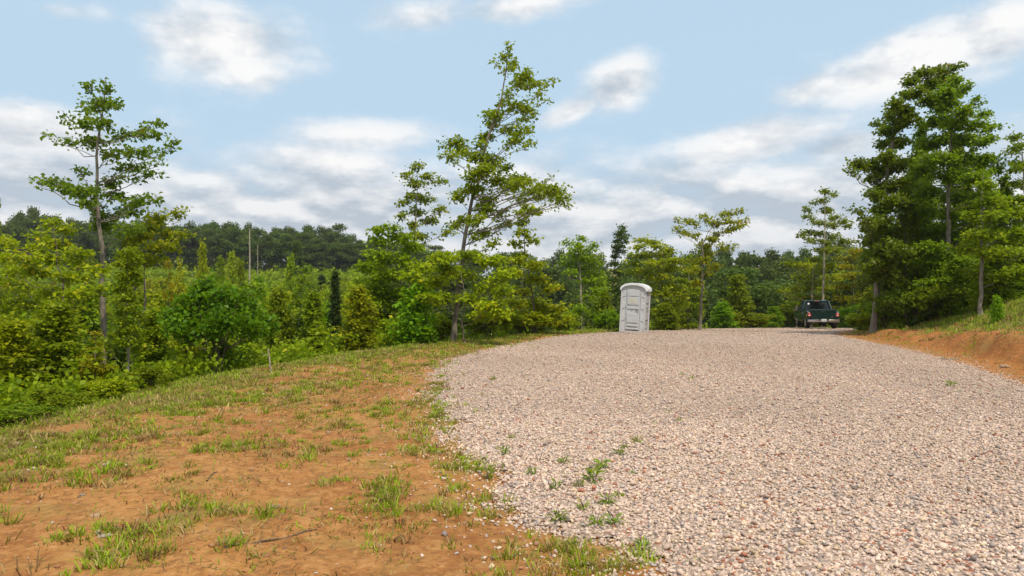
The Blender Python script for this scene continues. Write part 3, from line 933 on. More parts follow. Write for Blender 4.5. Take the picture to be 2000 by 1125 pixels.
# --- trees round the far end of the drive
k6 = .3022
traced_tree('young_tree', 'forked young tree with wide flat crown midway between toilet and truck', 'tree', 41,
            [(1367, 642), (1370, 580), (1373, 520), (1372, 480), (1385, 450), (1420, 420)],
            Zm([(60, 285, 8, 4), (70, 345, 12, 4), (130, 300, 15, 5), (120, 375, 13, 5), (190, 310, 8, 5), (180, 385, 15, 5), (260, 280, 15, 6), (320, 312, 20, 9), (400, 252, 20, 6), (480, 230, 12, 5),
                (420, 302, 18, 6), (520, 290, 8, 4), (490, 330, 18, 5), (420, 352, 18, 6), (350, 382, 15, 6), (300, 422, 18, 7), (400, 460, 20, 5), (250, 460, 20, 9), (280, 510, 20, 7), (240, 560, 18, 9),
                (190, 560, 18, 6), (170, 610, 20, 7), (250, 640, 20, 8), (320, 590, 20, 5), (200, 700, 22, 7)], 1300, 340, k6),
            LM['yellow'], BARK, .085, size=.16, dens=1.4, seed=20, flat=.6)
traced_tree('young_tree', 'tall slim airy tree rising behind the parked pickup', 'tree', 56,
            [(1607, 640), (1608, 560), (1610, 500), (1612, 430), (1611, 372)],
            Zm([(1030, 110, 13, 7), (1090, 130, 11, 5), (1020, 170, 16, 6), (960, 180, 8, 4), (910, 222, 10, 6), (1040, 232, 18, 8), (930, 270, 15, 5), (1100, 272, 18, 6), (990, 310, 20, 6), (1080, 332, 22, 6),
                (1160, 302, 14, 5), (1195, 330, 12, 5), (920, 372, 20, 5), (860, 392, 13, 5), (1000, 382, 24, 6), (1090, 402, 22, 6), (940, 430, 17, 5), (1040, 442, 20, 6), (1150, 430, 22, 6), (1210, 430, 10, 4),
                (1000, 490, 24, 6), (1080, 490, 26, 6)], 1300, 340, k6),
            LM['mid'], BARK_P, .10, size=.19, dens=1.4, seed=21, flat=.65)


# --- spreading tiered trees
traced_tree('beech_tree', 'broad yellow-green tree with flat tiers left of the lone oak', 'tree', 21.5, [(112, 770), (118, 640), (126, 565), (112, 520), (104, 440)],
            [(95, 432, 26, 9), (132, 447, 22, 9), (68, 456, 28, 8), (60, 480, 48, 8), (112, 476, 38, 9), (20, 470, 30, 8), (150, 490, 40, 9), (40, 502, 48, 9), (100, 505, 48, 9), (160, 512, 40, 9), (18, 526, 34, 9),
             (72, 531, 48, 9), (130, 540, 48, 9), (192, 520, 26, 8), (30, 556, 48, 9), (90, 566, 48, 9), (150, 570, 40, 9), (50, 592, 56, 10), (130, 600, 48, 10), (-20, 500, 30, 9), (-25, 545, 30, 9), (200, 560, 26, 8), (10, 620, 48, 10)],
            LM['yellow'], BARK_D, .06, size=.15, dens=1.6, seed=61, flat=.95)
traced_tree('beech_tree', 'wide tiered tree in front of the thinner oak', 'tree', 28.5, [(792, 672), (800, 560), (795, 480), (780, 442)],
            [(735, 450, 22, 8), (762, 444, 24, 8), (745, 470, 32, 9), (782, 465, 30, 9), (804, 482, 32, 10), (740, 496, 38, 10), (782, 506, 38, 10), (718, 520, 34, 10), (760, 535, 42, 11), (812, 530, 32, 11),
             (730, 560, 40, 11), (780, 570, 40, 11), (824, 565, 24, 10), (700, 545, 20, 9), (750, 600, 36, 11), (800, 602, 30, 11), (715, 590, 30, 10), (770, 630, 40, 10)],
            LM['mid'], BARK_D, .075, size=.16, dens=1.7, seed=62, flat=.8)
traced_tree('beech_tree', 'yellow-green spreading tree hiding the middle of the leaning oak trunk', 'tree', 24.9, [(907, 666), (901, 622), (909, 585), (902, 545), (895, 500)],
            [(828, 520, 38, 10), (868, 500, 38, 10), (920, 498, 40, 10), (962, 508, 38, 10), (988, 535, 28, 10), (850, 548, 40, 10), (900, 535, 42, 11), (950, 558, 40, 10), (992, 566, 20, 9), (860, 580, 36, 8),
             (915, 582, 30, 9), (960, 596, 34, 9), (798, 536, 22, 10), (835, 580, 25, 9), (940, 617, 24, 7), (980, 610, 18, 6), (870, 525, 34, 9)],
            LM['yellow'], BARK, .034, size=.15, dens=2.4, seed=63, flat=.85)
traced_tree('beech_tree', 'spreading yellow-green tree at the end of the grass strip', 'tree', 30, [(1046, 656), (1042, 590), (1030, 520), (1018, 500)],
            [(1010, 505, 26, 8), (1042, 515, 28, 8), (1000, 530, 26, 9), (1045, 545, 34, 9), (1077, 560, 26, 8), (1020, 566, 30, 9), (1050, 590, 40, 9), (1087, 602, 30, 9), (1030, 612, 40, 10), (1072, 626, 40, 10), (1102, 622, 24, 10), (1000, 590, 30, 9), (1000, 630, 34, 9)],
            LM['yellow'], BARK_D, .06, size=.16, dens=1.7, seed=64, flat=.85)
traced_tree('young_tree', 'thin tree with a pale forked stem left of the toilet', 'tree', 38.5, [(1138, 641), (1136, 600), (1133, 540), (1132, 468)],
            [(1134, 466, 12, 6), (1110, 472, 16, 4), (1161, 480, 14, 5), (1134, 479, 16, 6), (1122, 485, 18, 5), (1147, 487, 18, 6), (1137, 495, 22, 6), (1114, 498, 18, 5), (1164, 500, 20, 5), (1142, 506, 28, 7), (1106, 512, 18, 5),
             (1164, 513, 22, 6), (1137, 525, 30, 7), (1164, 535, 26, 7), (1114, 530, 16, 5), (1175, 551, 24, 7), (1153, 546, 28, 7), (1169, 565, 22, 6), (1137, 602, 24, 8), (1162, 615, 22, 8), (1122, 610, 18, 8), (1150, 580, 26, 7)],
            LM['mid'], BARK_P, .07, size=.17, dens=1.4, seed=65, flat=.8)
traced_tree('beech_tree', 'yellow-green tiered tree right behind the toilet', 'tree', 42, [(1291, 641), (1290, 570), (1285, 510), (1277, 468)],
            [(1257, 468, 20, 5), (1274, 472, 26, 5), (1250, 481, 22, 5), (1284, 481, 22, 5), (1248, 497, 26, 5), (1276, 497, 36, 6), (1303, 489, 22, 5), (1232, 513, 24, 5), (1270, 513, 36, 6), (1311, 508, 34, 6), (1230, 528, 22, 5),
             (1257, 528, 30, 6), (1304, 524, 40, 7), (1284, 541, 36, 7), (1298, 556, 40, 6), (1320, 561, 36, 6), (1298, 573, 40, 7), (1324, 578, 34, 6), (1310, 593, 38, 7), (1290, 608, 32, 7), (1324, 603, 32, 7), (1310, 622, 34, 7)],
            LM['yellow'], BARK_P, .065, size=.18, dens=1.6, seed=66, flat=.95)
traced_tree('beech_tree', 'wide yellow-green tree directly behind the pickup', 'tree', 58, [(1585, 642), (1586, 570), (1590, 505)],
            [(1542, 512, 18, 5), (1564, 516, 22, 6), (1590, 508, 24, 6), (1617, 518, 30, 6), (1530, 567, 13, 5), (1548, 561, 20, 6), (1573, 564, 28, 7), (1596, 528, 28, 7), (1587, 551, 30, 7), (1632, 539, 32, 7), (1557, 580, 26, 7), (1588, 580, 30, 7), (1615, 562, 28, 7), (1565, 540, 24, 6), (1600, 600, 34, 8), (1560, 605, 30, 8)],
            LM['yellow'], BARK_P, .08, size=.21, dens=1.6, seed=67, flat=.9)
traced_tree('beech_tree', 'golden tiered tree behind the right side of the pickup', 'tree', 55, [(1668, 642), (1667, 570), (1665, 500)],
            [(1657, 503, 28, 6), (1673, 491, 22, 6), (1685, 518, 22, 6), (1663, 536, 28, 7), (1641, 558, 30, 7), (1680, 556, 30, 7), (1694, 574, 22, 7), (1648, 582, 34, 8), (1684, 590, 28, 8), (1660, 520, 26, 6), (1655, 605, 34, 8), (1690, 612, 26, 8)],
            LM['gold'], BARK_P, .07, size=.21, dens=1.6, seed=68, flat=.9)


traced_tree('conifer_tree', 'narrow dark tiered tree top rising above the toilet', 'tree', 60, [(1192, 640), (1194, 560), (1202, 510), (1210, 470), (1214, 441)],
            [(1214, 444, 6, 5), (1214, 452, 12, 4), (1206, 457, 8, 4), (1225, 460, 5, 4), (1213, 463, 16, 5), (1206, 471, 10, 5), (1219, 472, 9, 4), (1210, 480, 16, 5), (1202, 483, 8, 4), (1207, 491, 14, 5), (1217, 492, 8, 4),
             (1203, 500, 12, 6), (1200, 515, 16, 7), (1205, 530, 18, 7), (1196, 545, 20, 8), (1200, 565, 22, 8), (1192, 590, 24, 9)],
            LM['wood'], BARK, .10, size=.2, dens=1.5, seed=69, flat=.7)


# --- repeated kinds: one prototype each, copied
def proto_layered(seed, h=5.0, r=2.0, size=.15, tiers=11, low=.10, n0=430):
    p = Plant(seed)
    path = polyline([(0, 0, 0), (.05, .03, h * .3), (-.04, .05, h * .65), (.03, 0, h)], 14)
    p.tube(path, .018 * h * (1 - np.linspace(0, 1, 14) * .93), 7)
    for i in range(tiers):
        f = low + (1 - low) * (i / (tiers - 1)) ** .9
        rr = r * (1 - f * .88) * p.r.uniform(.75, 1.15) * (.72 if i == 0 else 1)
        nb = 5 if rr > .6 else 3
        a0 = p.r.uniform(0, 6.28)
        for j in range(nb):
            a = a0 + j * 6.283 / nb + p.r.normal(0, .3)
            L = rr * p.r.uniform(.55, 1.0)
            c = np.array((math.cos(a) * L * .62, math.sin(a) * L * .62, h * f + p.r.normal(0, .12) - .04))
            k = int(np.clip((h * f - .30 * L) / h * 13, 0, 13))
            p.spray(path[k], c, (L * .5, L * .5, .06 + .05 * L), int(n0 * (L / r) ** 1.3) + 14, size, .95, limb=.006 + .008 * L)
    return p


def proto_cone(seed, h=4.0, r=1.25, size=.15, n=5600, low=.04):
    p = Plant(seed)
    path = polyline([(0, 0, 0), (.04, -.03, h * .4), (-.02, .03, h)], 12)
    p.tube(path, .014 * h * (1 - np.linspace(0, 1, 12) * .93), 6)
    m = 44
    for i in range(m):
        f = low + (.99 - low) * (i + .5) / m
        rr = r * min(1, .55 + f * 1.8) * (1.02 - f) ** .75
        a = i * 2.4 + p.r.normal(0, .4)
        L = rr * p.r.uniform(.35, 1.02)
        c = np.array((math.cos(a) * L * .7, math.sin(a) * L * .7, h * f + .12 * L))
        k = int(np.clip((f - .10) * 11, 0, 11))
        s = .22 + .3 * rr
        p.spray(path[k], c, (s, s, s * .62), int(n / m * (.5 + rr / r)), size, .5, limb=.006 + .007 * L)
    return p


def proto_round(seed, h=2.4, r=1.4, size=.14, n=6000):
    p = Plant(seed)
    for j in range(5):
        a = j * 1.3 + p.r.normal(0, .2)
        top = np.array((math.cos(a) * r * .4, math.sin(a) * r * .4, h * .7))
        p.tube(polyline([(math.cos(a) * .08, math.sin(a) * .08, 0), top * .5, top], 6), np.linspace(.03, .008, 6), 5)
    m = 40
    for i in range(m):
        q = unit(p.r.normal(0, 1, 3)); q[2] = abs(q[2]) * 1.0 if p.r.random() > .3 else q[2]
        rad = p.r.uniform(.45, .92)
        c = np.array((q[0] * r * rad, q[1] * r * rad, h * .46 + q[2] * h * .46 * rad))
        s = p.r.uniform(.26, .5) * r / 1.4
        p.spray((c[0] * .25, c[1] * .25, max(.1, c[2] * .55)), c, (s, s, s * .7), n // m, size, .4, limb=.012)
    return p


def proto_slender(seed, h=6.0, r=1.2, size=.14, low=.3):
    p = Plant(seed)
    path = polyline([(0, 0, 0), (.06, .03, h * .3), (-.08, .05, h * .6), (.08, 0, h)], 16)
    p.tube(path, .011 * h * (1 - np.linspace(0, 1, 16) * .92), 7)
    for i in range(24):
        f = low + (1 - low) * (i + .3) / 24
        a = i * 2.4 + p.r.normal(0, .5)
        L = r * (1.05 - f * .75) * p.r.uniform(.35, 1.0)
        c = np.array((math.cos(a) * L * .75, math.sin(a) * L * .75, h * f + .2 * L))
        p.spray(path[int(np.clip((f - .08) * 15, 0, 15))], c, (.15 + L * .33, .15 + L * .33, .12 + .06 * L), int(110 + 150 * L / r), size, .7, limb=.006 + .008 * L)
    return p


def proto_conifer(seed, h=8.0, r=1.3, size=.2):
    p = Plant(seed)
    path = polyline([(0, 0, 0), (.04, 0, h * .5), (0, .02, h)], 12)
    p.tube(path, .012 * h * (1 - np.linspace(0, 1, 12) * .94), 6)
    for i in range(60):
        f = .18 + .81 * i / 59
        a = i * 2.4
        L = r * (1.04 - f) ** .8 * p.r.uniform(.6, 1.05)
        c = np.array((math.cos(a) * L * .6, math.sin(a) * L * .6, h * f - .06 * L))
        p.spray(path[int(np.clip(f * 11, 0, 11))], c, (.1 + L * .42, .1 + L * .42, .10 + .05 * L), int(70 + 80 * L / r), size, .5, limb=.01)
    return p


def proto_forest(seed, h=15.0, r=4.0, size=.42, n=5200):
    p = Plant(seed)
    path = polyline([(0, 0, 0), (.15, .1, h * .4), (-.1, .1, h * .85)], 9)
    p.tube(path, np.linspace(.26, .05, 9), 7)
    m = 26
    for i in range(m):
        f = .07 + .87 * p.r.random() ** .95
        rr = r * math.sqrt(max(.08, 1 - ((f - .5) / .52) ** 2)) * .72
        a = i * 2.4 + p.r.normal(0, .3)
        L = rr * p.r.uniform(.45, 1.05)
        c = np.array((math.cos(a) * L, math.sin(a) * L, h * f))
        s = p.r.uniform(.28, .44) * r
        p.tube(polyline([path[int(np.clip((f - .12) * 9, 0, 8))], c], 3), np.array((.07, .05, .02)), 4)
        p.shell(c, (s, s, s * .72), n // m, size)
    p.shell((0, 0, h * .93), (r * .34, r * .34, h * .075), n // 24, size)
    return p


PROTO = {}


def make_proto(key, name, p, leaf, bark, h, r):
    root = empty(name)
    p.build(root, LM[leaf], bark)
    PROTO[key] = [root, h, r, leaf, False]


make_proto('layer_a', 'beech_sapling', proto_layered(31), 'yellow', BARK, 5.0, 2.0)
make_proto('layer_b', 'beech_sapling', proto_layered(32, tiers=9, r=2.2), 'yellow', BARK, 5.0, 2.0)
make_proto('cone_a', 'young_tree', proto_cone(33), 'mid', BARK, 4.0, 1.25)
make_proto('cone_b', 'young_tree', proto_cone(34, n=4800), 'mid', BARK, 4.0, 1.25)
make_proto('round_a', 'shrub', proto_round(35), 'mid', BARK_D, 2.4, 1.4)
make_proto('round_b', 'shrub', proto_round(36, n=5200), 'mid', BARK_D, 2.4, 1.4)
make_proto('bigleaf', 'shrub', proto_cone(40, h=3.0, r=1.1, size=.26, n=1900, low=.06), 'fresh', BARK, 3.0, 1.1)
make_proto('dense', 'shrub', proto_round(41, h=3.2, r=1.7, size=.15, n=9000), 'deep', BARK_D, 3.2, 1.7)
make_proto('slender', 'young_tree', proto_slender(37), 'mid', BARK_P, 6.0, 1.2)
make_proto('conifer', 'conifer_tree', proto_conifer(38), 'pine', BARK_D, 8.0, 1.3)
make_proto('tall', 'broadleaf_tree', proto_cone(42, h=9.0, r=2.3, size=.155, n=11500, low=.03), 'fresh', BARK, 9.0, 2.3)
make_proto('wood_a', 'woodland_tree', proto_forest(51), 'wood', BARK_D, 15.0, 4.0)
make_proto('wood_b', 'woodland_tree', proto_forest(52, n=4600), 'wood', BARK_D, 15.0, 4.0)
make_proto('wood_c', 'woodland_tree', proto_forest(53, h=15, r=3.4), 'wood', BARK_D, 15.0, 4.0)
PLACED = 0


def plant(key, x, y, ht, wd, leaf, label, cat, group=None, rz=None, lean=0.0):
    """stand a copy of a prototype at x, y with height ht and half width wd"""
    global PLACED
    root, h, r, dl, usedp = PROTO[key]
    if not usedp:
        PROTO[key][4] = True
        o, kids = root, list(root.children)
    else:
        o = root.copy(); col.objects.link(o)
        kids = []
        for ch in root.children:
            c = ch.copy(); col.objects.link(c); c.parent = o; kids.append(c)
    for k in ('group',):
        if k in o: del o[k]
    for c in kids:
        if c.name.startswith('crown') and c.material_slots:
            c.material_slots[0].link = 'OBJECT'
            c.material_slots[0].material = LM[leaf]
    o.location = (x, y, hz(x, y) - .06)
    o.rotation_euler = (0, lean, random.uniform(0, 6.28) if rz is None else rz)
    o.scale = (wd / r, wd / r, ht / h)
    tag(o, label, cat, group)
    PLACED += 1
    return o


def stand(key, px, top, Yd, hw, leaf, label, cat='tree', group=None):
    """by its axis and top in the photograph"""
    x = Yd * (px - 1000) / F
    z1 = CH + Yd * (HZ - top) / F
    ht = max(.4, z1 - hz(x, Yd))
    return plant(key, x, Yd, ht, hw * Yd / F, leaf, label, cat, group)


NEAR = [
    # left thicket, near
    ('layer_b', 15, 470, 24, 110, 'yellow', 'low spreading yellow-green tree at the left edge of the thicket', 'tree'),
    ('slender', -22, 352, 19, 40, 'mid', 'slim tree cut off by the left edge of the view', 'tree'),
    ('layer_a', 262, 462, 29, 75, 'mid', 'mid-green tiered tree just right of the lone oak trunk', 'tree'),
    ('cone_a', 110, 585, 13.5, 105, 'mid', 'leafy young tree with thin pale stem left of the oak trunk', 'tree'),
    ('cone_b', 25, 620, 13, 95, 'yellow', 'bushy yellowish sapling at the far left of the brow', 'tree'),
    ('layer_b', 188, 645, 13, 70, 'gold', 'short sapling with yellow upper leaves in front of the oak trunk', 'sapling'),
    ('slender', 248, 480, 15, 62, 'mid', 'thin sapling with a bare pale lower stem right of the oak', 'sapling'),
    ('cone_a', 300, 600, 18, 70, 'mid', 'bushy young tree between the thin pale sapling and the dark round shrub', 'tree'),
    ('dense', 422, 514, 17.3, 108, 'deep', 'big dense dark green shrub on the brow', 'shrub'),
    ('round_a', 20, 775, 9.8, 85, 'fresh', 'low bright shrub on the lower left slope', 'shrub'),
    ('round_b', 105, 745, 11.2, 75, 'mid', 'low shrub at the foot of the leafy young tree', 'shrub'),
    ('round_a', 215, 725, 12.6, 60, 'yellow', 'small yellowish shrub at the foot of the thin sapling', 'shrub'),
    ('round_b', 290, 705, 14.6, 55, 'mid', 'small shrub beside the dark round shrub, on its left', 'shrub'),
    ('cone_b', 365, 590, 22, 60, 'yellow', 'yellow-green young tree half hidden behind the dark round shrub', 'tree'),
    ('layer_b', 330, 515, 34, 60, 'gold', 'golden tiered sapling behind the thicket', 'sapling'),
    ('cone_a', 395, 472, 62, 26, 'yellow', 'small pale conical tree standing against the far wood', 'tree'),
    ('cone_b', 452, 490, 95, 24, 'yellow', 'pale airy sapling before the far wood, left of the bare trunk', 'tree'),
    ('slender', 430, 500, 90, 20, 'mid', 'slim sapling before the far wood, farther left of the bare trunk', 'sapling'),
    ('cone_a', 568, 498, 70, 26, 'mid', 'bushy tree before the far wood, right of the bare trunks', 'tree'),
    ('slender', 580, 470, 120, 26, 'wood', 'thin dark tree at the foot of the far wood', 'tree'),
    ('layer_a', 350, 505, 60, 46, 'gold', 'turning yellow tree in front of the far wood', 'tree'),
    ('cone_b', 470, 505, 70, 26, 'mid', 'small conical tree in the clearing left of the bare snag', 'tree'),
    ('cone_a', 545, 560, 30, 55, 'mid', 'young tree to the right behind the dark round shrub', 'tree'),
    ('cone_b', 612, 565, 29, 52, 'mid', 'young tree left of the dark narrow conifer', 'tree'),
    ('conifer', 655, 528, 31, 26, 'pine', 'dark narrow conifer amid the light green thicket', 'conifer'),
    ('layer_a', 620, 625, 25, 58, 'yellow', 'low tiered sapling in front of the narrow conifer', 'sapling'),
    ('round_a', 560, 690, 22, 60, 'fresh', 'low shrub on the slope right of the dark round shrub', 'shrub'),
    ('cone_a', 702, 555, 23.5, 58, 'yellow', 'yellow-green bushy sapling at the edge of the grass brow', 'sapling'),
    ('cone_a', 740, 500, 29, 55, 'mid', 'leafy tree filling the gap left of the bright big-leaved sapling', 'tree'),
    ('bigleaf', 812, 553, 24.5, 52, 'fresh', 'bright green big-leaved sapling on the brow', 'sapling'),
    ('round_b', 850, 605, 27, 60, 'mid', 'shrub left of the foot of the leaning oak', 'shrub'),
    ('round_a', 955, 590, 28.5, 60, 'mid', 'shrub right of the foot of the leaning oak', 'shrub'),
    ('round_b', 1035, 590, 30.5, 66, 'yellow', 'yellowish shrub where the grass strip narrows', 'shrub'),
    ('round_a', 1100, 600, 33.5, 48, 'mid', 'shrub just left of the thin tree near the toilet', 'shrub'),
    ('cone_b', 1178, 560, 42, 42, 'mid', 'young tree close behind the left side of the toilet', 'tree'),
    ('round_b', 1195, 600, 37.5, 36, 'fresh', 'low shrub against the left side of the toilet', 'shrub'),
    ('cone_a', 1300, 590, 40.5, 40, 'mid', 'small bushy sapling right of the toilet door', 'sapling'),
    ('layer_b', 1345, 500, 47, 60, 'mid', 'tiered green tree behind the forked young tree', 'tree'),
    ('cone_b', 1440, 535, 54, 46, 'mid', 'grey-green young tree right of the forked young tree', 'tree'),
    ('cone_a', 1412, 588, 51, 38, 'fresh', 'small sapling at the drive edge right of the forked tree', 'sapling'),
    ('round_a', 1470, 605, 55, 44, 'mid', 'low shrub at the far edge of the drive', 'shrub'),
    ('cone_b', 1512, 597, 57, 30, 'fresh', 'little conical sapling left of the pickup', 'sapling'),
    ('round_a', 1560, 575, 62, 50, 'mid', 'shrub left of the pickup cab', 'shrub'),
    ('round_b', 1672, 588, 54, 52, 'fresh', 'bright shrub right of the pickup', 'shrub'),
    ('round_a', 1690, 600, 42, 40, 'mid', 'shrub left of the pale oak foot by the bank tip', 'shrub'),
    ('layer_a', 1700, 560, 38, 60, 'yellow', 'yellowish sapling behind the pale oak trunk', 'sapling'),
    ('round_b', 1760, 560, 33, 66, 'mid', 'shrub between the pale oak trunk and the tallest tree', 'shrub'),
    ('dense', 1815, 545, 33, 75, 'deep', 'dark dense shrub under the tallest tree on the bank', 'shrub'),
    ('dense', 1890, 540, 31, 80, 'deep', 'dark dense shrub behind the thin trunk on the bank', 'shrub'),
    ('dense', 1975, 530, 29, 85, 'deep', 'dark dense shrub at the right edge behind the bank', 'shrub'),
    ('tall', 1800, 225, 32, 80, 'stand', 'tall leafy tree behind the arching top of the dark oak', 'tree'),
    ('tall', 1915, 300, 31, 85, 'stand', 'tall leafy tree right of the tallest tree', 'tree'),
    ('tall', 1790, 300, 34, 95, 'mid', 'leafy tree filling the gap between the arching oak and the tallest tree', 'tree'),
    ('tall', 1868, 268, 33.5, 95, 'stand', 'dense green tree close behind the tallest tree', 'tree'),
    ('tall', 1945, 365, 32, 90, 'mid', 'dense tree behind the thin trunked tree on the bank', 'tree'),
    ('tall', 2010, 380, 34, 80, 'stand', 'leafy tree half cut off at the right edge', 'tree'),
    ('tall', 1742, 440, 36, 70, 'oak', 'lower dark tree just right behind the arching oak', 'tree'),
    ('tall', 1830, 430, 31, 85, 'stand', 'dark lower tree under the tallest tree', 'tree'),
    ('tall', 1905, 470, 29, 80, 'mid', 'low branching tree behind the thin trunk at the wood edge', 'tree'),
    ('round_a', 1735, 575, 30.5, 60, 'mid', 'shrub close to the foot of the dark arching oak', 'shrub'),
    ('round_b', 1780, 545, 29, 70, 'oak', 'dark shrub right of the foot of the dark arching oak', 'shrub'),
    ('round_a', 1838, 540, 28, 66, 'stand', 'shrub in front of the tallest tree trunk', 'shrub'),
    ('cone_a', 1880, 500, 27.5, 62, 'stand', 'young tree left of the thin trunk on the bank', 'tree'),
    ('cone_b', 1940, 500, 25.6, 66, 'mid', 'young tree right of the thin trunk on the bank', 'tree'),
    ('tall', 1770, 360, 30.5, 75, 'stand', 'leafy tree just right of the arching oak trunk', 'tree'),
    ('tall', 1965, 335, 29, 70, 'stand', 'upright leafy tree near the right edge', 'tree'),
    ('bigleaf', 1947, 575, 22.5, 16, 'fresh', 'small upright leafy plant on the bank top', 'plant'),
]
for a in NEAR:
    stand(*a)

# --- copses, young growth filling the valley on the left
GV = 'young trees filling the valley beyond the brow'
rr_ = random.Random(5)
done = []
keys = ['cone_a', 'cone_b', 'layer_a', 'layer_b', 'round_a', 'round_b', 'cone_a', 'cone_b', 'layer_a', 'layer_b', 'round_a', 'round_b', 'round_b', 'cone_a', 'cone_b', 'layer_a', 'layer_b', 'round_a', 'conifer']
n_ = 0
while n_ < 345:
    d = 27 + 165 * rr_.random() ** 1.1
    px = rr_.uniform(-60, 790 if d < 60 else 740) if n_ < 285 else rr_.uniform(-520, -60)
    x = d * (px - 1000) / F
    if float(plat_dist(np.array([x]), np.array([d]))[0]) < 2.5: continue
    if any((x - a) ** 2 + (d - b) ** 2 < (1.5 + d * .012) ** 2 for a, b in done): continue
    done.append((x, d))
    k = rr_.choice(keys)
    top = rr_.uniform(540, 610) if d < 40 else (rr_.uniform(542, 580) if d < 90 else rr_.uniform(536, 556))
    if 470 < px < 550 and d > 100: top += 24
    if rr_.random() < .14 and d < 90: top -= 40
    z1 = CH + d * (HZ - top) / F
    ht = min(max(z1 - hz(x, d), 1.2), 7.0)
    wd = ht * {'c': .34, 'l': .45, 'r': .6}[k[0]] if k != 'conifer' else ht * .26
    lf = 'pine' if k == 'conifer' else rr_.choice(['yellow', 'yellow', 'mid', 'fresh', 'stand', 'oak', 'gold' if rr_.random() < .3 else 'mid'])
    lab = {'c': 'bushy green young tree in the valley thicket below the brow', 'l': 'flat tiered sapling in the valley thicket below the brow', 'r': 'rounded shrub in the valley thicket below the brow'}[k[0]]
    if k == 'conifer': lab = 'dark little conifer in the valley thicket below the brow'
    plant(k, x, d, ht, max(wd, .8), lf, lab, {'c': 'tree', 'l': 'sapling', 'r': 'shrub'}[k[0]] if k != 'conifer' else 'conifer', GV + {'c': '', 'l': ', tiered', 'r': ', rounded'}[k[0]] if k != 'conifer' else GV + ', conifers')
    n_ += 1

# --- the far wood on the hill to the left
tops = np.array([(-150, 428), (0, 428), (60, 420), (130, 428), (200, 440), (300, 434), (380, 440), (440, 434), (490, 442), (540, 452), (600, 448), (660, 452), (720, 470), (800, 482), (1000, 492), (1200, 492), (1330, 482), (1420, 485), (1500, 490), (1560, 478), (1640, 474), (1750, 470), (2100, 470)], float)
for row, (d, dz, n0) in enumerate(((196, 12, 60), (215, -2, 54), (245, -10, 48))):
    for i in range(n0):
        px = -440 + (i + rr_.uniform(-.35, .35)) * 1270 / n0 + row * 8
        dd = d + rr_.uniform(-7, 7)
        x = dd * (px - 1000) / F
        top = np.interp(px, tops[:, 0], tops[:, 1]) + dz + rr_.uniform(-9, 12)
        ht = max(9, CH + dd * (HZ - top) / F - hz(x, dd))
        plant(rr_.choice(['wood_a', 'wood_b', 'wood_c']), x, dd, ht, rr_.uniform(3.4, 5.4), 'wood', 'dark green tree in the far wood beyond the clearing', 'tree', 'trees of the far wood on the left hill')
# --- the wood in the valley behind the drive
for row, (d, dz, n0) in enumerate(((66, 92, 10), (76, 66, 11), (88, 45, 13), (102, 28, 14), (120, 12, 17), (150, 4, 19), (190, 0, 22))):
    for i in range(n0):
        px = 770 + (i + .5 + rr_.uniform(-.35, .35)) * 1050 / n0
        dd = d * (1 + rr_.uniform(-.05, .05))
        x = dd * (px - 1000) / F
        top = np.interp(px, tops[:, 0], tops[:, 1]) + dz + rr_.uniform(-10, 14)
        ht = max(7, CH + dd * (HZ - top) / F - hz(x, dd))
        plant(rr_.choice(['wood_a', 'wood_b', 'wood_c']), x, dd, ht, rr_.uniform(3.0, 4.6), 'wood', 'dark green tree in the valley wood behind the drive', 'tree', 'trees of the valley wood behind the drive')
# --- behind the right bank
for i in range(14):
    px = 1740 + (i % 7) * 55 + rr_.uniform(-20, 20); dd = 40 + (i // 7) * 9 + rr_.uniform(-2, 2)
    x = dd * (px - 1000) / F
    top = rr_.uniform(430, 500)
    plant(rr_.choice(['wood_a', 'wood_b', 'wood_c']), x, dd, CH + dd * (HZ - top) / F - hz(x, dd), rr_.uniform(1.6, 2.4), 'wood', 'shaded tree deep in the wood behind the right bank', 'tree', 'trees deep in the right wood')

# unused prototypes go
for k, v in PROTO.items():
    if not v[4]:
        for ch in list(v[0].children): bpy.data.objects.remove(ch)
        bpy.data.objects.remove(v[0])


# --- bare snags
def snag(px, top, bot, Yd, r0, label, lean=0):
    x, y = W(px, bot, Yd)[:2]
    b = np.array((x, y, hz(x, y) - .1))
    p = Plant(int(px))
    t = W(px + lean, top, Yd) - b
    path = polyline([(0, 0, 0), t * .5 + np.array((.1, 0, 0)) * r0 * 4, t], 9)
    p.tube(path, r0 * np.linspace(1, .55, 9), 7)
    for i in range(3):
        k = 4 + i
        e = path[k] + np.array((p.r.normal(0, 1), p.r.normal(0, 1), .6)) * r0 * 3
        p.tube(polyline([path[k], e], 3), np.array((.3, .2, .08)) * r0, 4)
    o = np_mesh('dead_tree', np.concatenate(p.wv), [np.concatenate(p.wf)], BARK_P, smooth=True)
    o.location = b
    tag(o, label, 'dead tree')


snag(487, 447, 532, 140, .18, 'tall bare dead trunk standing in the clearing before the far wood')
snag(503, 478, 532, 145, .09, 'short thin bare trunk next to the tall dead trunk')
snag(265, 500, 540, 60, .08, 'pale leaning dead stem seen behind the lone oak', -6)
snag(280, 545, 605, 30, .05, 'pale dead stem in the thicket right of the lone oak', 3)
snag(530, 680, 725, 15.6, .022, 'short grey dead stick on the brow right of the dark shrub', -6)
snag(1556, 595, 640, 57, .045, 'thin pale bare stem left of the pickup')


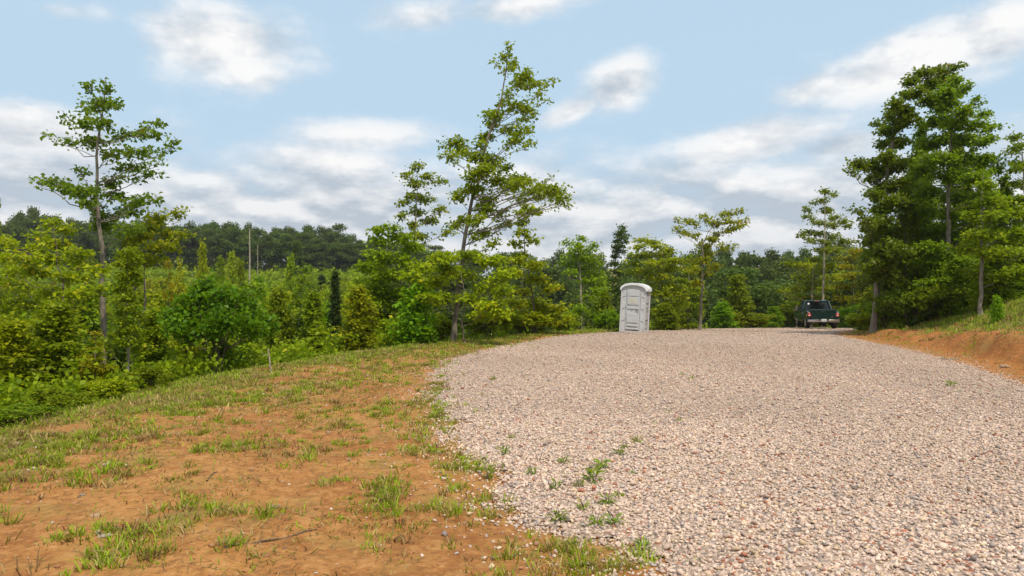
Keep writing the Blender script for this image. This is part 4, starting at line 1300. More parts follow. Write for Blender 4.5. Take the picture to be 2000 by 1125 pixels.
# ------------------------------------------------------------------ undergrowth on the slopes
def undergrowth():
    p = Plant(77)
    n = 9000
    d = 8 + 185 * p.r.random(n) ** 2.2
    px = p.r.uniform(-420, 1760, n)
    x = d * (px - 1000) / F
    s = plat_dist(x, d)
    k = (s > .9 + .6 * p.r.random(n)) | ((x > np.interp(d, RE_Y, RE_X) + 6.5) & (d > 26) & (d < 60))
    x, d = x[k], d[k]
    z = height(x, d)
    for i in range(len(x)):
        s = p.r.uniform(.22, .55) * (1 + d[i] * .016)
        p.spray((x[i], d[i], z[i]), (x[i], d[i], z[i] + s * .75), (s, s, s * .7), 44, .055 + .0042 * d[i], .5, wood=False)
    V = np.concatenate(p.lv)
    o = np_mesh('undergrowth', V, [np.arange(len(V)).reshape(-1, 4)], LM['mid'], attrs={'tint': ('FACE', np.concatenate(p.lt))})
    tag(o, 'dense low green undergrowth covering the slopes', 'undergrowth', kind='stuff')


undergrowth()


# ------------------------------------------------------------------ weeds in the gravel, sticks, stones
def weed(px, py, h, seed, label, group=None, dead=False):
    x, y = ground_at(px, py)
    p = np.random.default_rng(seed)
    root = empty('weed', (x, y, hz(x, y)))
    tag(root, label, 'weed', group)
    q = Plant(seed)
    nst = 3 if not dead else 2
    for j in range(nst):
        e = np.array((p.normal(0, .3), p.normal(0, .3), 1.)) * h * p.uniform(.6, 1)
        q.tube(polyline([(p.normal(0, .02), p.normal(0, .02), -.01), e * .5 + p.normal(0, .01, 3), e], 5), np.linspace(.005, .002, 5), 4)
    if not dead:
        n = 44
        a = p.uniform(0, 6.28, n); u = p.uniform(.0, .8, n)
        P = np.stack([np.cos(a) * h * .12, np.sin(a) * h * .12, u * h * .7], -1)
        D = np.stack([np.cos(a), np.sin(a), p.uniform(.0, .9, n)], -1)
        q.lw = .085
        q.leaves(P, D, np.tile((0, 0, 1.), (n, 1)) + p.normal(0, .3, (n, 3)), h * p.uniform(.3, .7, n), p.random(n))
    q.build(root, LM['fresh'] if seed % 3 else LM['mid'], BARK_D, 'foliage', 'stem')


WEEDS = [(1160, 945, .20, 'tall weed with upright stalk in the left part of the gravel'), (1185, 990, .15, 'bright leafy weed in the gravel below the tall stalked weed'), (1243, 868, .13, 'bushy weed tuft in the gravel, rightmost of the near cluster'),
         (1208, 893, .12, 'spreading weed beside the bushy weed tuft'), (1100, 908, .12, 'small weed in the gravel left of the tall stalked weed'), (1325, 826, .09, 'tiny green weed alone in mid gravel'),
         (1350, 742, .12, 'brownish weed in the far gravel, right one of two'), (1332, 735, .11, 'brownish weed in the far gravel, left one of two'), (1856, 757, .18, 'lone weed in the gravel towards the red bank'),
         (985, 890, .14, 'weed at the ragged left gravel edge'), (1305, 808, .08, 'tiny weed above the tiny green weed'), (955, 935, .15, 'grassy weed where clay meets gravel'),
         (1200, 1030, .13, 'weed low in the gravel near the bottom grass'), (1255, 1075, .12, 'weed at the bottom of the gravel beside grass'), (1140, 1000, .11, 'low weed left of the bright leafy weed')]
WEEDS += [(1175, 920, .16, 'thin weed just above the tall stalked weed'), (1220, 880, .10, 'low weed at the lower left of the bushy weed tuft'), (1130, 955, .10, 'low weed left of the stalked weed'), (1235, 930, .07, 'small seedling right of the spreading weed'),
          (1165, 1030, .12, 'ragged weed above the bottom grass'), (1210, 975, .10, 'small weed right of the bright leafy weed'), (1085, 960, .12, 'pale grassy weed in the gravel near the clay'), (1040, 930, .12, 'grassy weed in the left gravel'),
          (1000, 860, .10, 'small weed in the upper left gravel'), (1275, 830, .07, 'tiny weed left of the tiny green weed'), (1090, 1020, .14, 'weed among stones near the bottom grass'), (965, 745, .14, 'small weed high on the left of the gravel')]
for i, (a, b, h, lab) in enumerate(WEEDS):
    weed(a, b, h, 100 + i, lab)
for i, (a, b, h, lab) in enumerate([(1370, 950, .11, 'pair of bare brown stalks standing in the gravel'), (957, 800, .22, 'dry dark stalk in the gravel near its left edge'), (1012, 795, .16, 'bare leaning stalk in the left gravel'), (900, 800, .2, 'dry stalk on the gravel edge'), (1050, 905, .15, 'dry stalk among the left gravel weeds')]):
    weed(a, b, h, 140 + i, lab, dead=True)


def stick(pts, r, label):
    P = []
    for a, b in pts:
        x, y = ground_at(a, b); P.append((x, y, hz(x, y) + r * .6))
    P = np.array(P); b0 = P[0].copy()
    p = Plant(int(pts[0][0]))
    path = polyline(P - b0, 9); path[1:-1] += p.r.normal(0, r * .7, (7, 3))
    p.tube(path, r * np.linspace(1, .5, 9), 6)
    o = np_mesh('stick', np.concatenate(p.wv), [np.concatenate(p.wf)], BARK_D if r < .012 else BARK_P, smooth=True)
    o.location = b0
    tag(o, label, 'stick')


stick([(440, 1078), (500, 1066), (560, 1050), (620, 1036)], .008, 'long thin dark twig lying across the bare clay')
stick([(405, 948), (418, 935), (425, 928)], .007, 'short curved twig on the pale clay patch')
stick([(198, 1054), (222, 1053)], .018, 'short pale stick lying in the grass at lower left')
stick([(155, 975), (168, 968)], .013, 'pale wood chip on the clay at the left')
stick([(525, 993), (548, 990)], .012, 'pale stick on the clay left of the middle grass tuft')


def branch_pile(px, py, z, n, L, label):
    x, y = ground_at(px, py, z)
    b = np.array((x, y, hz(x, y)))
    p = Plant(int(px))
    for i in range(n):
        c = p.r.normal(0, .5, 3) * np.array((L, L * .5, 0)); a = p.r.uniform(-.5, .5); h = p.r.uniform(.02, .16) * L
        d = np.array((math.cos(a), math.sin(a), p.r.normal(0, .15))) * L * p.r.uniform(.3, .7)
        zc = hz(b[0] + c[0], b[1] + c[1]) - b[2]
        c[2] = zc + h
        p.tube(polyline([c - d, c + p.r.normal(0, .03, 3), c + d], 5), np.linspace(.009, .003, 5), 4)
    o = np_mesh('branch_pile', np.concatenate(p.wv), [np.concatenate(p.wf)], BARK_P if z > .2 else BARK_D, smooth=True)
    o.location = b
    tag(o, label, 'branches')


branch_pile(1795, 628, .55, 22, .5, 'heap of dry pale branches at the wood edge on the bank')
branch_pile(1850, 680, .3, 12, .35, 'dead twigs scattered on the red bank face')


def rock(px, py, z, r, label):
    x, y = ground_at(px, py, z)
    bm = bmesh.new()
    bmesh.ops.create_icosphere(bm, subdivisions=2, radius=r)
    q = np.random.default_rng(int(px))
    for v in bm.verts:
        v.co *= 1 + q.normal(0, .09)
        v.co.z *= .6
    me = bpy.data.meshes.new('rock'); bm.to_mesh(me); bm.free()
    m = bpy.data.materials.get('rock') or None
    if m is None:
        m, t, bs, out = new_mat('rock')
        tc = t.n('ShaderNodeTexCoord')
        t.l(t.mix(t.noise(tc.outputs['Object'], 14, 6), (0.22, 0.12, 0.06), (0.40, 0.30, 0.21)), bs.inputs['Base Color'])
        bs.inputs['Roughness'].default_value = .9
    me.materials.append(m)
    o = bpy.data.objects.new('rock', me); col.objects.link(o)
    o.location = (x, y, hz(x, y) + r * .2)
    tag(o, label, 'rock')


rock(1960, 614, 1.2, .10, 'brown rock at the foot of the red bank')
rock(190, 1008, 0, .035, 'pale stone in the grass at lower left')


# ------------------------------------------------------------------ hard-surface helpers
def pmat(name, c, rough=.5, metal=0.0, spec=.5, coat=0.0, dirt=None, dscale=3.0, damt=.4):
    m, t, bs, out = new_mat(name)
    if dirt:
        tc = t.n('ShaderNodeTexCoord')
        f = t.noise(tc.outputs['Object'], dscale, 7, .68)
        mp = t.n('ShaderNodeMapping'); mp.inputs['Scale'].default_value = (6, 6, .7)
        t.l(tc.outputs['Object'], mp.inputs[0])
        g = t.noise(mp.outputs[0], 2.2, 4, .6)
        t.l(t.mix(t.m('MULTIPLY', t.m('ADD', t.sstep(f, .48, .72), t.m('MULTIPLY', t.sstep(g, .5, .75), .6)), damt, clamp=True), c, dirt), bs.inputs['Base Color'])
        t.l(t.m('ADD', rough, t.m('MULTIPLY', t.m('SUBTRACT', f, .5), .25)), bs.inputs['Roughness'])
    else:
        bs.inputs['Base Color'].default_value = (*c, 1)
        bs.inputs['Roughness'].default_value = rough
    bs.inputs['Metallic'].default_value = metal
    bs.inputs['Specular IOR Level'].default_value = spec
    bs.inputs['Coat Weight'].default_value = coat
    bs.inputs['Coat Roughness'].default_value = .06
    return m


class HB:
    def __init__(s):
        s.b = bmesh.new()

    def _bev(s, vs, w, seg=2):
        if w:
            es = list({e for v in vs for e in v.link_edges})
            bmesh.ops.bevel(s.b, geom=es, offset=w, segments=seg, affect='EDGES', profile=.5)

    def box(s, x0, x1, y0, y1, z0, z1, bev=0.0, rot=None):
        r = bmesh.ops.create_cube(s.b, size=1.0)
        vs = r['verts']
        c = Vector(((x0 + x1) / 2, (y0 + y1) / 2, (z0 + z1) / 2))
        M = Matrix.Diagonal((x1 - x0, y1 - y0, z1 - z0)).to_4x4()
        if rot: M = rot.to_4x4() @ M
        bmesh.ops.transform(s.b, matrix=Matrix.Translation(c) @ M, verts=vs)
        s._bev(vs, bev)
        return s

    def prism(s, prof, a0, a1, axis='y', bev=0.0, taper=None):
        """prof: list of 2D points; axis y: (x,z) profile, axis x: (y,z) profile, axis z: (x,y)"""
        def pt(p, a):
            return {'y': (p[0], a, p[1]), 'x': (a, p[0], p[1]), 'z': (p[0], p[1], a)}[axis]
        A = [s.b.verts.new(pt(p, a0)) for p in prof]
        B = [s.b.verts.new(pt(p, a1)) for p in (taper or prof)]
        n = len(prof)
        s.b.faces.new(A); s.b.faces.new(B[::-1])
        for i in range(n):
            s.b.faces.new((A[i], B[i], B[(i + 1) % n], A[(i + 1) % n]))
        s._bev(A + B, bev)
        return s

    def loft(s, rings, cap=True):
        R_ = [[s.b.verts.new(p) for p in r] for r in rings]
        n = len(rings[0])
        for a, b in zip(R_, R_[1:]):
            for i in range(n):
                s.b.faces.new((a[i], a[(i + 1) % n], b[(i + 1) % n], b[i]))
        if cap:
            s.b.faces.new(R_[0][::-1]); s.b.faces.new(R_[-1])
        return s

    def cyl(s, c, r, ln, axis='x', seg=24, r2=None, bev=0.0):
        q = bmesh.ops.create_cone(s.b, cap_ends=True, segments=seg, radius1=r, radius2=r if r2 is None else r2, depth=ln)
        rot = {'x': Matrix.Rotation(R(90), 4, 'Y'), 'y': Matrix.Rotation(R(-90), 4, 'X'), 'z': Matrix.Identity(4)}[axis]
        bmesh.ops.transform(s.b, matrix=Matrix.Translation(c) @ rot, verts=q['verts'])
        if bev:
            es = [e for e in {e for v in q['verts'] for e in v.link_edges} if any(len(f.verts) > 4 for f in e.link_faces)]
            bmesh.ops.bevel(s.b, geom=es, offset=bev, segments=2, affect='EDGES', profile=.5)
        return s

    def build(s, name, mat, parent=None, smooth=False, label=None):
        bmesh.ops.recalc_face_normals(s.b, faces=s.b.faces)
        me = bpy.data.meshes.new(name)
        s.b.to_mesh(me); s.b.free()
        if smooth:
            for p in me.polygons: p.use_smooth = True
            me.set_sharp_from_angle(angle=R(38))
        me.materials.append(mat)
        o = bpy.data.objects.new(name, me); col.objects.link(o)
        if parent: o.parent = parent
        if label: o['label'] = label
        return o


# ------------------------------------------------------------------ portable toilet
def toilet():
    P_W = pmat('toilet_plastic', (.50, .53, .57), .45, dirt=(.40, .36, .30), dscale=2.2, damt=.35)
    P_D = pmat('toilet_door_plastic', (.49, .52, .56), .42, dirt=(.38, .34, .29), dscale=2.6, damt=.35)
    P_R = pmat('toilet_roof', (.68, .71, .75), .40, dirt=(.5, .48, .44), damt=.25)
    P_G = pmat('toilet_groove', (.15, .145, .14), .6)
    P_S = pmat('toilet_side', (.43, .435, .44), .5, dirt=(.33, .29, .23), dscale=2.4, damt=.45)
    Yd = 35.0
    x, y = W(1238, 643, Yd)[:2]
    root = empty('portable_toilet', (x, y, hz(x, y) + .02), R(-21))
    root.rotation_euler = (R(0), R(3.2), R(-20))
    tag(root, 'grey plastic portable toilet leaning slightly right at the gravel edge', 'portable toilet')
    hw, hd = .56, .56
    # skid
    h = HB(); h.box(-.60, .60, -.60, .60, .0, .09, .02); h.box(-.50, -.38, -.66, .66, -.06, .0); h.box(.38, .50, -.66, .66, -.06, .0)
    h.build('skid', P_S, root)

    def arch(w, z0, rise, n=14):
        return [(w * math.cos(a), z0 + rise * math.sin(a)) for a in [math.pi * i / n for i in range(n + 1)]]

    # shell: side walls, back wall and front frame round the door opening
    h = HB()
    h.box(-hw, -hw + .05, -hd, hd, .09, 1.98, .012); h.box(hw - .05, hw, -hd, hd, .09, 1.98, .012)
    h.box(-hw + .05, hw - .05, hd - .05, hd, .09, 1.98)
    h.prism([(hw, 1.98)] + arch(hw, 1.98, .26)[1:-1] + [(-hw, 1.98)], hd - .05, hd, 'y')
    h.build('wall', P_W, root)
    h = HB()
    h.box(-hw - .004, -.335, -hd - .02, -hd + .03, .092, 1.98, .012); h.box(.335, hw + .004, -hd - .02, -hd + .03, .092, 1.98, .012)
    # head of the frame with a rounded door top
    out = [(hw + .004, 1.98)] + arch(hw + .004, 1.98, .25)[1:-1] + [(-hw - .004, 1.98)]
    inn = [(-.335, 1.98), (-.335, 1.86)] + [(-.335 + .13 - .13 * math.cos(a), 1.86 + .13 * math.sin(a)) for a in (.4, .8, 1.2)] + [(-.2, 1.992), (.2, 1.992)] + \
          [(.335 - .13 + .13 * math.cos(a), 1.86 + .13 * math.sin(a)) for a in (1.2, .8, .4)] + [(.335, 1.86), (.335, 1.98)]
    h.prism(out + [(-.335, 1.98), (-.335, 1.975), (-.2, 1.992), (.2, 1.992), (.335, 1.975), (.335, 1.98)], -hd - .02, -hd + .03, 'y')
    h.build('front_frame', P_W, root)
    # door
    d = HB()
    def outline(g):
        q = [(-.325 - g, .13), (.325 + g, .13)]
        q += [(.185 + (.14 + g) * math.cos(a), 1.91 + (.14 + g) * math.sin(a)) for a in (0, .4, .8, 1.2, 1.5708)]
        q += [(-.185 + (.14 + g) * math.cos(a), 1.91 + (.14 + g) * math.sin(a)) for a in (1.5708, 1.94, 2.34, 2.74, 3.1416)]
        return q
    d.prism(outline(0), -hd - .034, -hd + .02, 'y', .006)
    door = d.build('door', P_D, root)
    f0 = -hd - .034
    p = HB(); p.box(-.27, .27, f0 - .022, f0 - .001, 1.70, 1.93, .02); p.build('door_panel', P_D, door)
    p = HB(); p.box(-.27, .27, f0 - .026, f0 - .001, 1.30, 1.68, .02); p.build('door_panel', P_D, door)
    p = HB(); p.box(-.27, .27, f0 - .022, f0 - .001, 1.10, 1.25, .02); p.build('door_panel', P_D, door)
    p = HB(); p.box(-.27, .25, f0 - .024, f0 - .001, .46, .93, .02); p.box(-.25, .25, f0 - .03, f0 - .001, .82, .86, .01); p.build('door_panel', P_D, door)
    p = HB(); p.box(-.28, .27, f0 - .022, f0 - .001, .30, .42, .015); p.box(-.28, .27, f0 - .022, f0 - .001, .16, .23, .01); p.build('door_panel', P_D, door)
    p = HB(); p.box(-.20, .20, f0 - .031, f0 - .0275, 1.38, 1.62, .001)
    p.build('sign_plate', pmat('toilet_sign', (.52, .52, .47), .5, dirt=(.36, .34, .28), damt=.5), door)
    g = HB()
    for zz, a, b in ((1.69, -.18, .17), (1.275, -.26, -.22), (1.265, .20, .25), (1.085, -.25, .26), (.80, -.15, .15), (.44, -.26, .26), (.265, -.27, .27), (.25, -.2, .2)):
        g.box(a, b, f0 - .004, f0 + .002, zz - .007, zz + .007)
    g.build('groove', P_G, door)
    p = HB(); p.box(.12, .29, f0 - .045, f0 - .02, 1.045, 1.072, .006); p.box(.235, .27, f0 - .035, f0 - .001, .915, .945, .004); p.cyl((-.04, f0 - .008, 1.035), .02, .02, 'y', 14)
    p.build('handle', P_G, door)
    for zz in (1.72, 1.16, .62):
        p = HB(); p.cyl((-.333, -hd - .028, zz), .014, .12, 'z', 10); p.build('hinge', P_G, door)
    e = HB(); e.prism(outline(.011), -hd - .024, -hd + .0, 'y'); e.build('door_gap', P_G, root)
    # slanted louvre cuts in the front frame
    for sx in (-1, 1):
        for zz in (1.66, 1.10, .54):
            p = HB(); p.box(sx * .45 - .075, sx * .45 + .075, -hd - .026, -hd - .016, zz - .013, zz + .013, 0, Matrix.Rotation(R(28 if sx > 0 else -28), 3, 'Y')); p.build('vent_slot', P_G, root)
        for zz in (1.90, 1.38, .80):
            p = HB(); p.box(sx * .45 - .07, sx * .45 + .07, -hd - .028, -hd - .018, zz - .014, zz + .014, .004, Matrix.Rotation(R(-40 if sx > 0 else 40), 3, 'Y')); p.build('rib', P_R, root)
        p = HB(); p.cyl((sx * .50, -hd - .022, .2), .014, .012, 'y', 10); p.cyl((sx * .50, -hd - .022, .12), .014, .012, 'y', 10); p.build('bolt', P_G, root)
        for yy in (-hd, hd):
            p = HB(); p.box(sx * (hw + .012) - .022, sx * (hw + .012) + .022, yy - .035, yy + .035, .09, 1.99, .012); p.build('corner_post', P_W, root)
    # mouldings of the side walls
    for sx in (-1, 1):
        m = HB()
        xa, xb = (hw - .004, hw + .022) if sx > 0 else (-hw - .022, -hw + .004)
        for z0, z1 in ((1.40, 1.70), (1.16, 1.34), (.98, 1.10), (.62, .92), (.20, .40)):
            m.box(xa, xb, -.34, .34, z0, z1, .02)
        m.build('side_moulding', P_S, root)
        q = HB()
        for z0, z1 in ((1.345, 1.395), (1.02, 1.06), (.555, .61), (.41, .45)):
            q.box(xa + (.001 if sx > 0 else -.001), xb, -.30, .24, z0, z1)
        q.build('side_slot', pmat('toilet_slot', (.20, .19, .18), .6), root)
        q = HB(); q.box(xa, xb + (.002 if sx > 0 else 0), -.36, .36, 1.76, 1.90, .01); q.build('vent_screen', pmat('toilet_screen', (.34, .33, .34), .6), root)
    q = HB(); q.box(hw + .022, hw + .027, .02, .24, 1.78, 1.93); q.build('sticker', pmat('toilet_sticker', (.55, .36, .10), .5), root)
    q = HB(); q.box(hw + .022, hw + .027, -.28, -.04, 1.78, 1.93); q.build('sticker', pmat('toilet_sticker_blue', (.16, .19, .33), .5), root)
    # arched roof
    r = HB()
    W_, n = .64, 18
    ang = [math.pi * i / n for i in range(n + 1)]
    o_ = [(W_ * math.cos(a), 2.00 + .325 * math.sin(a) ** .9) for a in ang]
    i_ = [((W_ - .05) * math.cos(a), 2.00 + .265 * math.sin(a) ** .9) for a in ang]
    r.prism(o_ + [(-W_, 1.95), (-W_ + .05, 1.95)] + i_[::-1] + [(W_ - .05, 1.95), (W_, 1.95)], -.64, .64, 'y')
    roof = r.build('roof', P_R, root, True)
    r = HB()
    o2 = [(W_ * 1.0 * math.cos(a), 1.965 + .325 * math.sin(a) ** .9) for a in ang]
    i2 = [((W_ - .07) * math.cos(a), 1.965 + .25 * math.sin(a) ** .9) for a in ang]
    r.prism(o2 + i2[::-1], -.665, -.642, 'y', .006)
    r.build('roof_rim', P_R, roof)


toilet()


# ------------------------------------------------------------------ pickup truck
def pickup():
    G = pmat('truck_paint', (.004, .022, .021), .25, spec=.5, coat=.6, dirt=(.04, .04, .032), dscale=1.6, damt=.25)
    BLK = pmat('black_plastic', (.012, .012, .013), .55)
    RUB = pmat('tyre_rubber', (.016, .015, .014), .85, dirt=(.10, .07, .045), dscale=5, damt=.35)
    GL = pmat('tinted_glass', (.004, .005, .007), .05, spec=.7)
    CH_ = pmat('chrome', (.50, .48, .45), .28, metal=1.0)
    RED = pmat('tail_lens', (.42, .012, .018), .18, spec=.7, coat=.6)
    WHT = pmat('white_lens', (.75, .74, .70), .2)
    PLT = pmat('plate_white', (.72, .73, .74), .4)
    RIM = pmat('wheel_rim', (.48, .47, .45), .3, metal=.9)
    Yd = 47.5
    x, y = W(1608, 640, Yd)[:2]
    root = empty('pickup_truck', (x, y, hz(x, y) + .022), R(-12.0))
    tag(root, 'dark green pickup truck parked on the gravel, seen from behind', 'pickup truck')
    # y = 0 at the tailgate, forward is +y
    b = HB()   # bed: floor, inner sides, bulkhead
    b.box(-.74, .74, .03, 2.02, .70, .76); b.box(-.80, -.73, .02, 2.02, .62, 1.24, .015); b.box(.73, .80, .02, 2.02, .62, 1.24, .015); b.box(-.73, .73, 1.96, 2.02, .70, 1.24, .01)
    bed = b.build('bed', G, root)
    for sx in (-1, 1):   # bulging rear fenders with a wheel arch
        f = HB()
        ring = []
        prof = [(.05, .62), (.02, .80), (.03, 1.02), (.12, 1.12), (.45, 1.17), (1.0, 1.17), (1.45, 1.13), (1.75, 1.0), (1.86, .80), (1.86, .55), (1.40, .55)]
        arch = [(.93 + .43 * math.cos(a), .40 + .43 * math.sin(a)) for a in [R(20 + 14 * i) for i in range(11)]]
        pr = prof + arch[0:11] + [(.45, .58)]
        f.prism(pr, sx * .79, sx * .955, 'x', .035)
        f.build('fender', G, bed, True)
    t = HB(); t.box(-.735, .735, -.035, .03, .60, 1.245, .02); tg = t.build('tailgate', G, root)
    q = HB(); q.box(-.72, .72, -.045, -.03, 1.17, 1.235, .008); q.box(-.70, .70, -.043, -.03, .62, .66, .006); q.build('pressing', G, tg)
    q = HB(); q.box(-.13, .13, -.052, -.034, 1.05, 1.12, .015); q.build('handle', BLK, tg)
    q = HB(); q.box(.44, .58, -.042, -.034, .735, .765); q.box(.53, .555, -.042, -.034, .775, .84); q.build('badge', CH_, tg)
    q = HB(); q.box(-.57, -.40, -.041, -.034, .74, .762); q.build('badge', BLK, tg)
    q = HB(); q.box(-.80, .80, .0, 2.0, 1.24, 1.262, .006); q.box(-.70, .70, .05, 1.9, 1.237, 1.258)
    rail = HB(); rail.box(-.81, -.72, .0, 2.03, 1.242, 1.268, .008); rail.box(.72, .81, .0, 2.03, 1.242, 1.268, .008); rail.build('bed_rail', BLK, bed); q.b.free()
    for sx in (-1, 1):
        q = HB(); xa, xb = sorted((sx * .742, sx * .945)); q.box(xa, xb, -.02, .07, .80, 1.02, .03); tl = q.build('tail_light', RED, root, True)
        q = HB(); q.box(sx * .845 - .05, sx * .845 + .05, -.026, -.016, .855, .92, .01); q.build('reverse_lamp', WHT, tl)
        q = HB(); q.box(sx * .9575 - .004, sx * .9575 + .004, .18, .34, .86, .93, .003); q.build('side_marker', WHT, root)
    # bumper, chrome with a step
    q = HB()
    q.prism([(-.98, .0), (-.95, -.14), (-.30, -.20), (.30, -.20), (.95, -.14), (.98, .0)], .45, .60, 'z', .018)
    bp = q.build('rear_bumper', CH_, root, True)
    q = HB(); q.box(-.36, .36, -.19, -.02, .602, .615); q.box(-.9, -.4, -.13, -.02, .602, .612); q.box(.4, .9, -.13, -.02, .602, .612); q.build('step_pad', BLK, bp)
    q = HB(); q.box(-.155, .155, -.215, -.202, .50, .645, .004); pl = q.build('licence_plate', PLT, bp)
    q = HB(); q.box(-.11, .11, -.2185, -.2155, .55, .60); q.build('plate_number', pmat('plate_blue', (.30, .33, .40), .5), pl)
    q = HB(); q.box(-.06, .06, -.20, .3, .36, .45, .01); q.box(-.02, .02, -.26, -.18, .40, .44); q.build('tow_hitch', BLK, root)
    # lower body and cab
    q = HB()
    for sx in (-1, 1):
        pr = [(1.90, .42), (3.62, .42), (3.62, .60)] + [(4.18 + .45 * math.cos(a), .40 + .45 * math.sin(a)) for a in [R(155 - 13 * i) for i in range(11)]] + [(4.66, .50), (5.20, .46), (5.26, .90), (5.05, 1.06), (3.85, 1.14), (2.06, 1.20), (2.06, 1.0), (1.90, .95)]
        q.prism(pr, sx * .74, sx * .965, 'x', .03)
    q.box(-.74, .74, 3.72, 5.22, .62, 1.10, .03); q.box(-.74, .74, 2.06, 2.14, .45, 1.2)
    body = q.build('body', G, root, True)
    q = HB()
    q.loft([[(-.75, 3.7, 1.10), (.75, 3.7, 1.10), (.75, 3.7, 1.14), (.4, 3.7, 1.2), (-.4, 3.7, 1.2), (-.75, 3.7, 1.14)],
            [(-.75, 5.15, 1.0), (.75, 5.15, 1.0), (.75, 5.15, 1.04), (.4, 5.15, 1.08), (-.4, 5.15, 1.08), (-.75, 5.15, 1.04)]])
    q.build('bonnet', G, body, True)
    # cabin: pillars and roof as one shell, glass inside it
    zb, zt = 1.18, 1.79
    low = [(-.93, 2.08), (.93, 2.08), (.93, 3.90), (-.93, 3.90)]
    top = [(-.70, 2.20), (.70, 2.20), (.70, 3.22), (-.70, 3.22)]
    q = HB()
    q.loft([[(x * .985, y, z) for (x, y), z in zip(low, [zb - .02] * 4)], [(x, y, zt - .05) for x, y in top]])
    q.build('cab_window', GL, root)
    r = HB()
    r.loft([[(-.72, 2.17, zt - .06), (.72, 2.17, zt - .06), (.72, 3.26, zt - .06), (-.72, 3.26, zt - .06)], [(-.70, 2.20, zt), (.70, 2.20, zt), (.70, 3.20, zt), (-.70, 3.20, zt)],
            [(-.58, 2.34, zt + .05), (.58, 2.34, zt + .05), (.58, 3.08, zt + .05), (-.58, 3.08, zt + .05)]])
    r.build('roof', G, root, True)
    pc = HB()
    def bar(a, b2, w):
        a, b2 = Vector(a), Vector(b2)
        d = b2 - a
        m = d.to_track_quat('Z', 'Y').to_matrix().to_4x4()
        k = bmesh.ops.create_cube(pc.b, size=1.0)
        bmesh.ops.transform(pc.b, matrix=Matrix.Translation((a + b2) / 2) @ m @ Matrix.Diagonal((w, w, d.length, 1)), verts=k['verts'])
    for sx in (-1, 1):
        bar((sx * .895, 2.10, zb - .03), (sx * .69, 2.205, zt - .02), .13)
        bar((sx * .905, 3.86, zb - .03), (sx * .69, 3.22, zt - .02), .07)
        bar((sx * .915, 2.95, zb - .03), (sx * .70, 2.85, zt - .02), .06)
        bar((sx * .70, 2.2, zt - .03), (sx * .70, 3.22, zt - .03), .07)
        bar((sx * .93, 2.08, zb), (sx * .93, 3.88, zb - .02), .07)
    bar((-.93, 2.09, zb + .02), (.93, 2.09, zb + .02), .11)
    bar((-.70, 2.2, zt - .035), (.70, 2.2, zt - .035), .08)
    pc.build('cab_pillar', G, root)
    q = HB(); q.box(-.16, .16, 2.135, 2.18, zt - .035, zt + .005, .008); q.build('brake_lamp', pmat('brake_lens', (.35, .12, .09), .3), root)
    q = HB(); q.cyl((-.52, 2.142, 1.60), .062, .004, 'y', 20)
    o = q.build('sticker', PLT, root); o.location = (0, 0, 0)
    for v in o.data.vertices:   # lies on the sloped rear window
        v.co.y = 2.08 + .12 * (v.co.z - zb) / (zt - zb) + (v.co.y - 2.142) - .012
    for sx in (-1, 1):   # door with handle and mirror
        q = HB(); xa, xb = sorted((sx * .962, sx * .972)); q.box(xa, xb, 2.45, 3.66, .50, 1.15, .004); dr = q.build('door', G, root)
        q = HB(); xa, xb = sorted((sx * .973, sx * .99)); q.box(xa, xb, 2.55, 2.72, 1.03, 1.07, .005); q.build('handle', BLK, dr)
        q = HB(); xa, xb = sorted((sx * 1.0, sx * 1.19)); q.box(xa, xb, 3.52, 3.62, 1.17, 1.37, .03); q.box(min(sx * .92, sx * 1.03), max(sx * .92, sx * 1.03), 3.54, 3.60, 1.19, 1.25); mi = q.build('mirror', BLK, root, True)
        q = HB(); xa, xb = sorted((sx * 1.02, sx * 1.17)); q.box(xa, xb, 3.512, 3.518, 1.19, 1.35); q.build('mirror_glass', CH_, mi)
        for yy in (.93, 4.18):
            w = HB(); w.cyl((sx * .83, yy, .375), .375, .25, 'x', 36, bev=.045)
            wh = w.build('wheel', RUB, root, True)
            w = HB(); w.cyl((sx * .945, yy, .375), .22, .04, 'x', 28, bev=.012); w.cyl((sx * .967, yy, .375), .07, .03, 'x', 16)
            for j in range(5):
                a = j * 2 * math.pi / 5
                w.box(sx * .962 - .008, sx * .962 + .008, yy + .13 * math.cos(a) - .03, yy + .13 * math.cos(a) + .03, .375 + .13 * math.sin(a) - .03, .375 + .13 * math.sin(a) + .03, .006)
            w.build('rim', RIM, wh, True)
        q = HB(); q.box(min(sx * .72, sx * .95), max(sx * .72, sx * .95), 5.20, 5.28, .72, .92, .02); q.build('headlight', WHT, root)
        q = HB(); q.box(sx * .78 - .14, sx * .78 + .14, .44, .46, .22, .55); q.build('mud_flap', BLK, root)
    # underside: frame, axle, spare, exhaust
    q = HB(); q.box(-.52, -.42, .05, 5.0, .44, .58); q.box(.42, .52, .05, 5.0, .44, .58); q.box(-.5, .5, .1, .2, .45, .57); q.build('chassis', BLK, root)
    q = HB(); q.cyl((0, .93, .375), .05, 1.5, 'x', 14); q.cyl((0, .93, .375), .15, .26, 'x', 18, bev=.05); q.build('axle', BLK, root, True)
    q = HB(); q.cyl((.02, .62, .42), .34, .20, 'z', 30, bev=.04); q.build('spare_wheel', RUB, root, True)
    q = HB(); q.cyl((-.60, .02, .40), .035, .5, 'y', 12); q.build('exhaust', CH_, root)
    q = HB(); q.prism([(-.95, 5.2), (-.9, 5.34), (.9, 5.34), (.95, 5.2)], .44, .64, 'z', .02); q.build('front_bumper', CH_, root)


pickup()


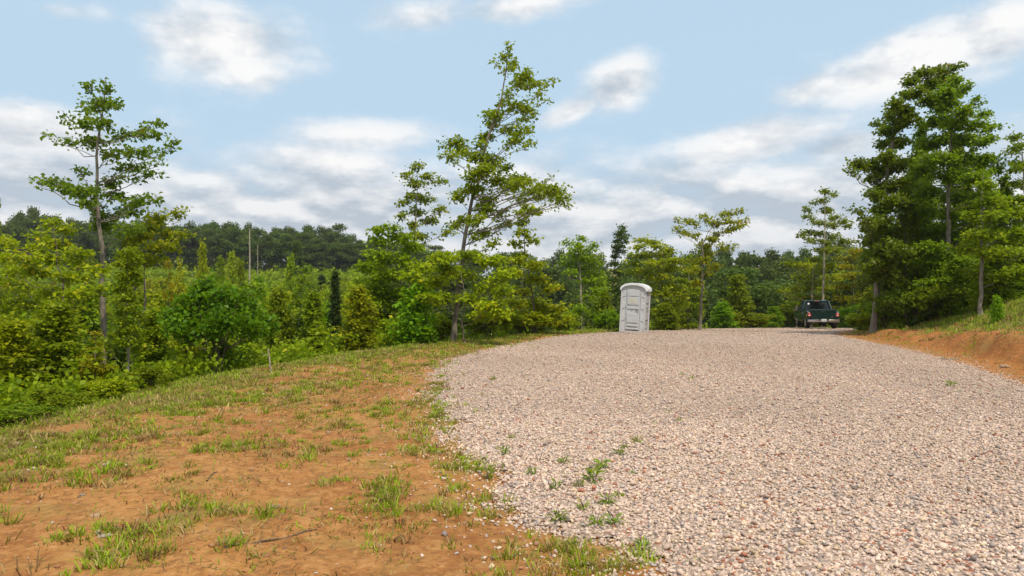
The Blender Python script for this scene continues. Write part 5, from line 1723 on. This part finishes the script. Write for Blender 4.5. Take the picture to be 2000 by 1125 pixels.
# ------------------------------------------------------------------ thin summer haze in the air
def haze():
    m = bpy.data.materials.new('haze'); m.use_nodes = True; m.node_tree.nodes.clear()
    t = NT(m.node_tree)
    out = t.n('ShaderNodeOutputMaterial'); v = t.n('ShaderNodeVolumePrincipled')
    v.inputs['Color'].default_value = (.88, .93, 1.0, 1)
    v.inputs['Density'].default_value = .00022
    v.inputs['Anisotropy'].default_value = .3
    t.l(v.outputs[0], out.inputs['Volume'])
    h = HB(); h.box(gx[0] - 5, gx[-1] + 5, gy[0] - 5, gy[-1] + 5, float(Z.min()) - 1, float(Z.max()) + 22)
    tag(h.build('haze', m), 'thin summer haze over the valley', 'haze', kind='stuff')


haze()
print('placed', PLACED)
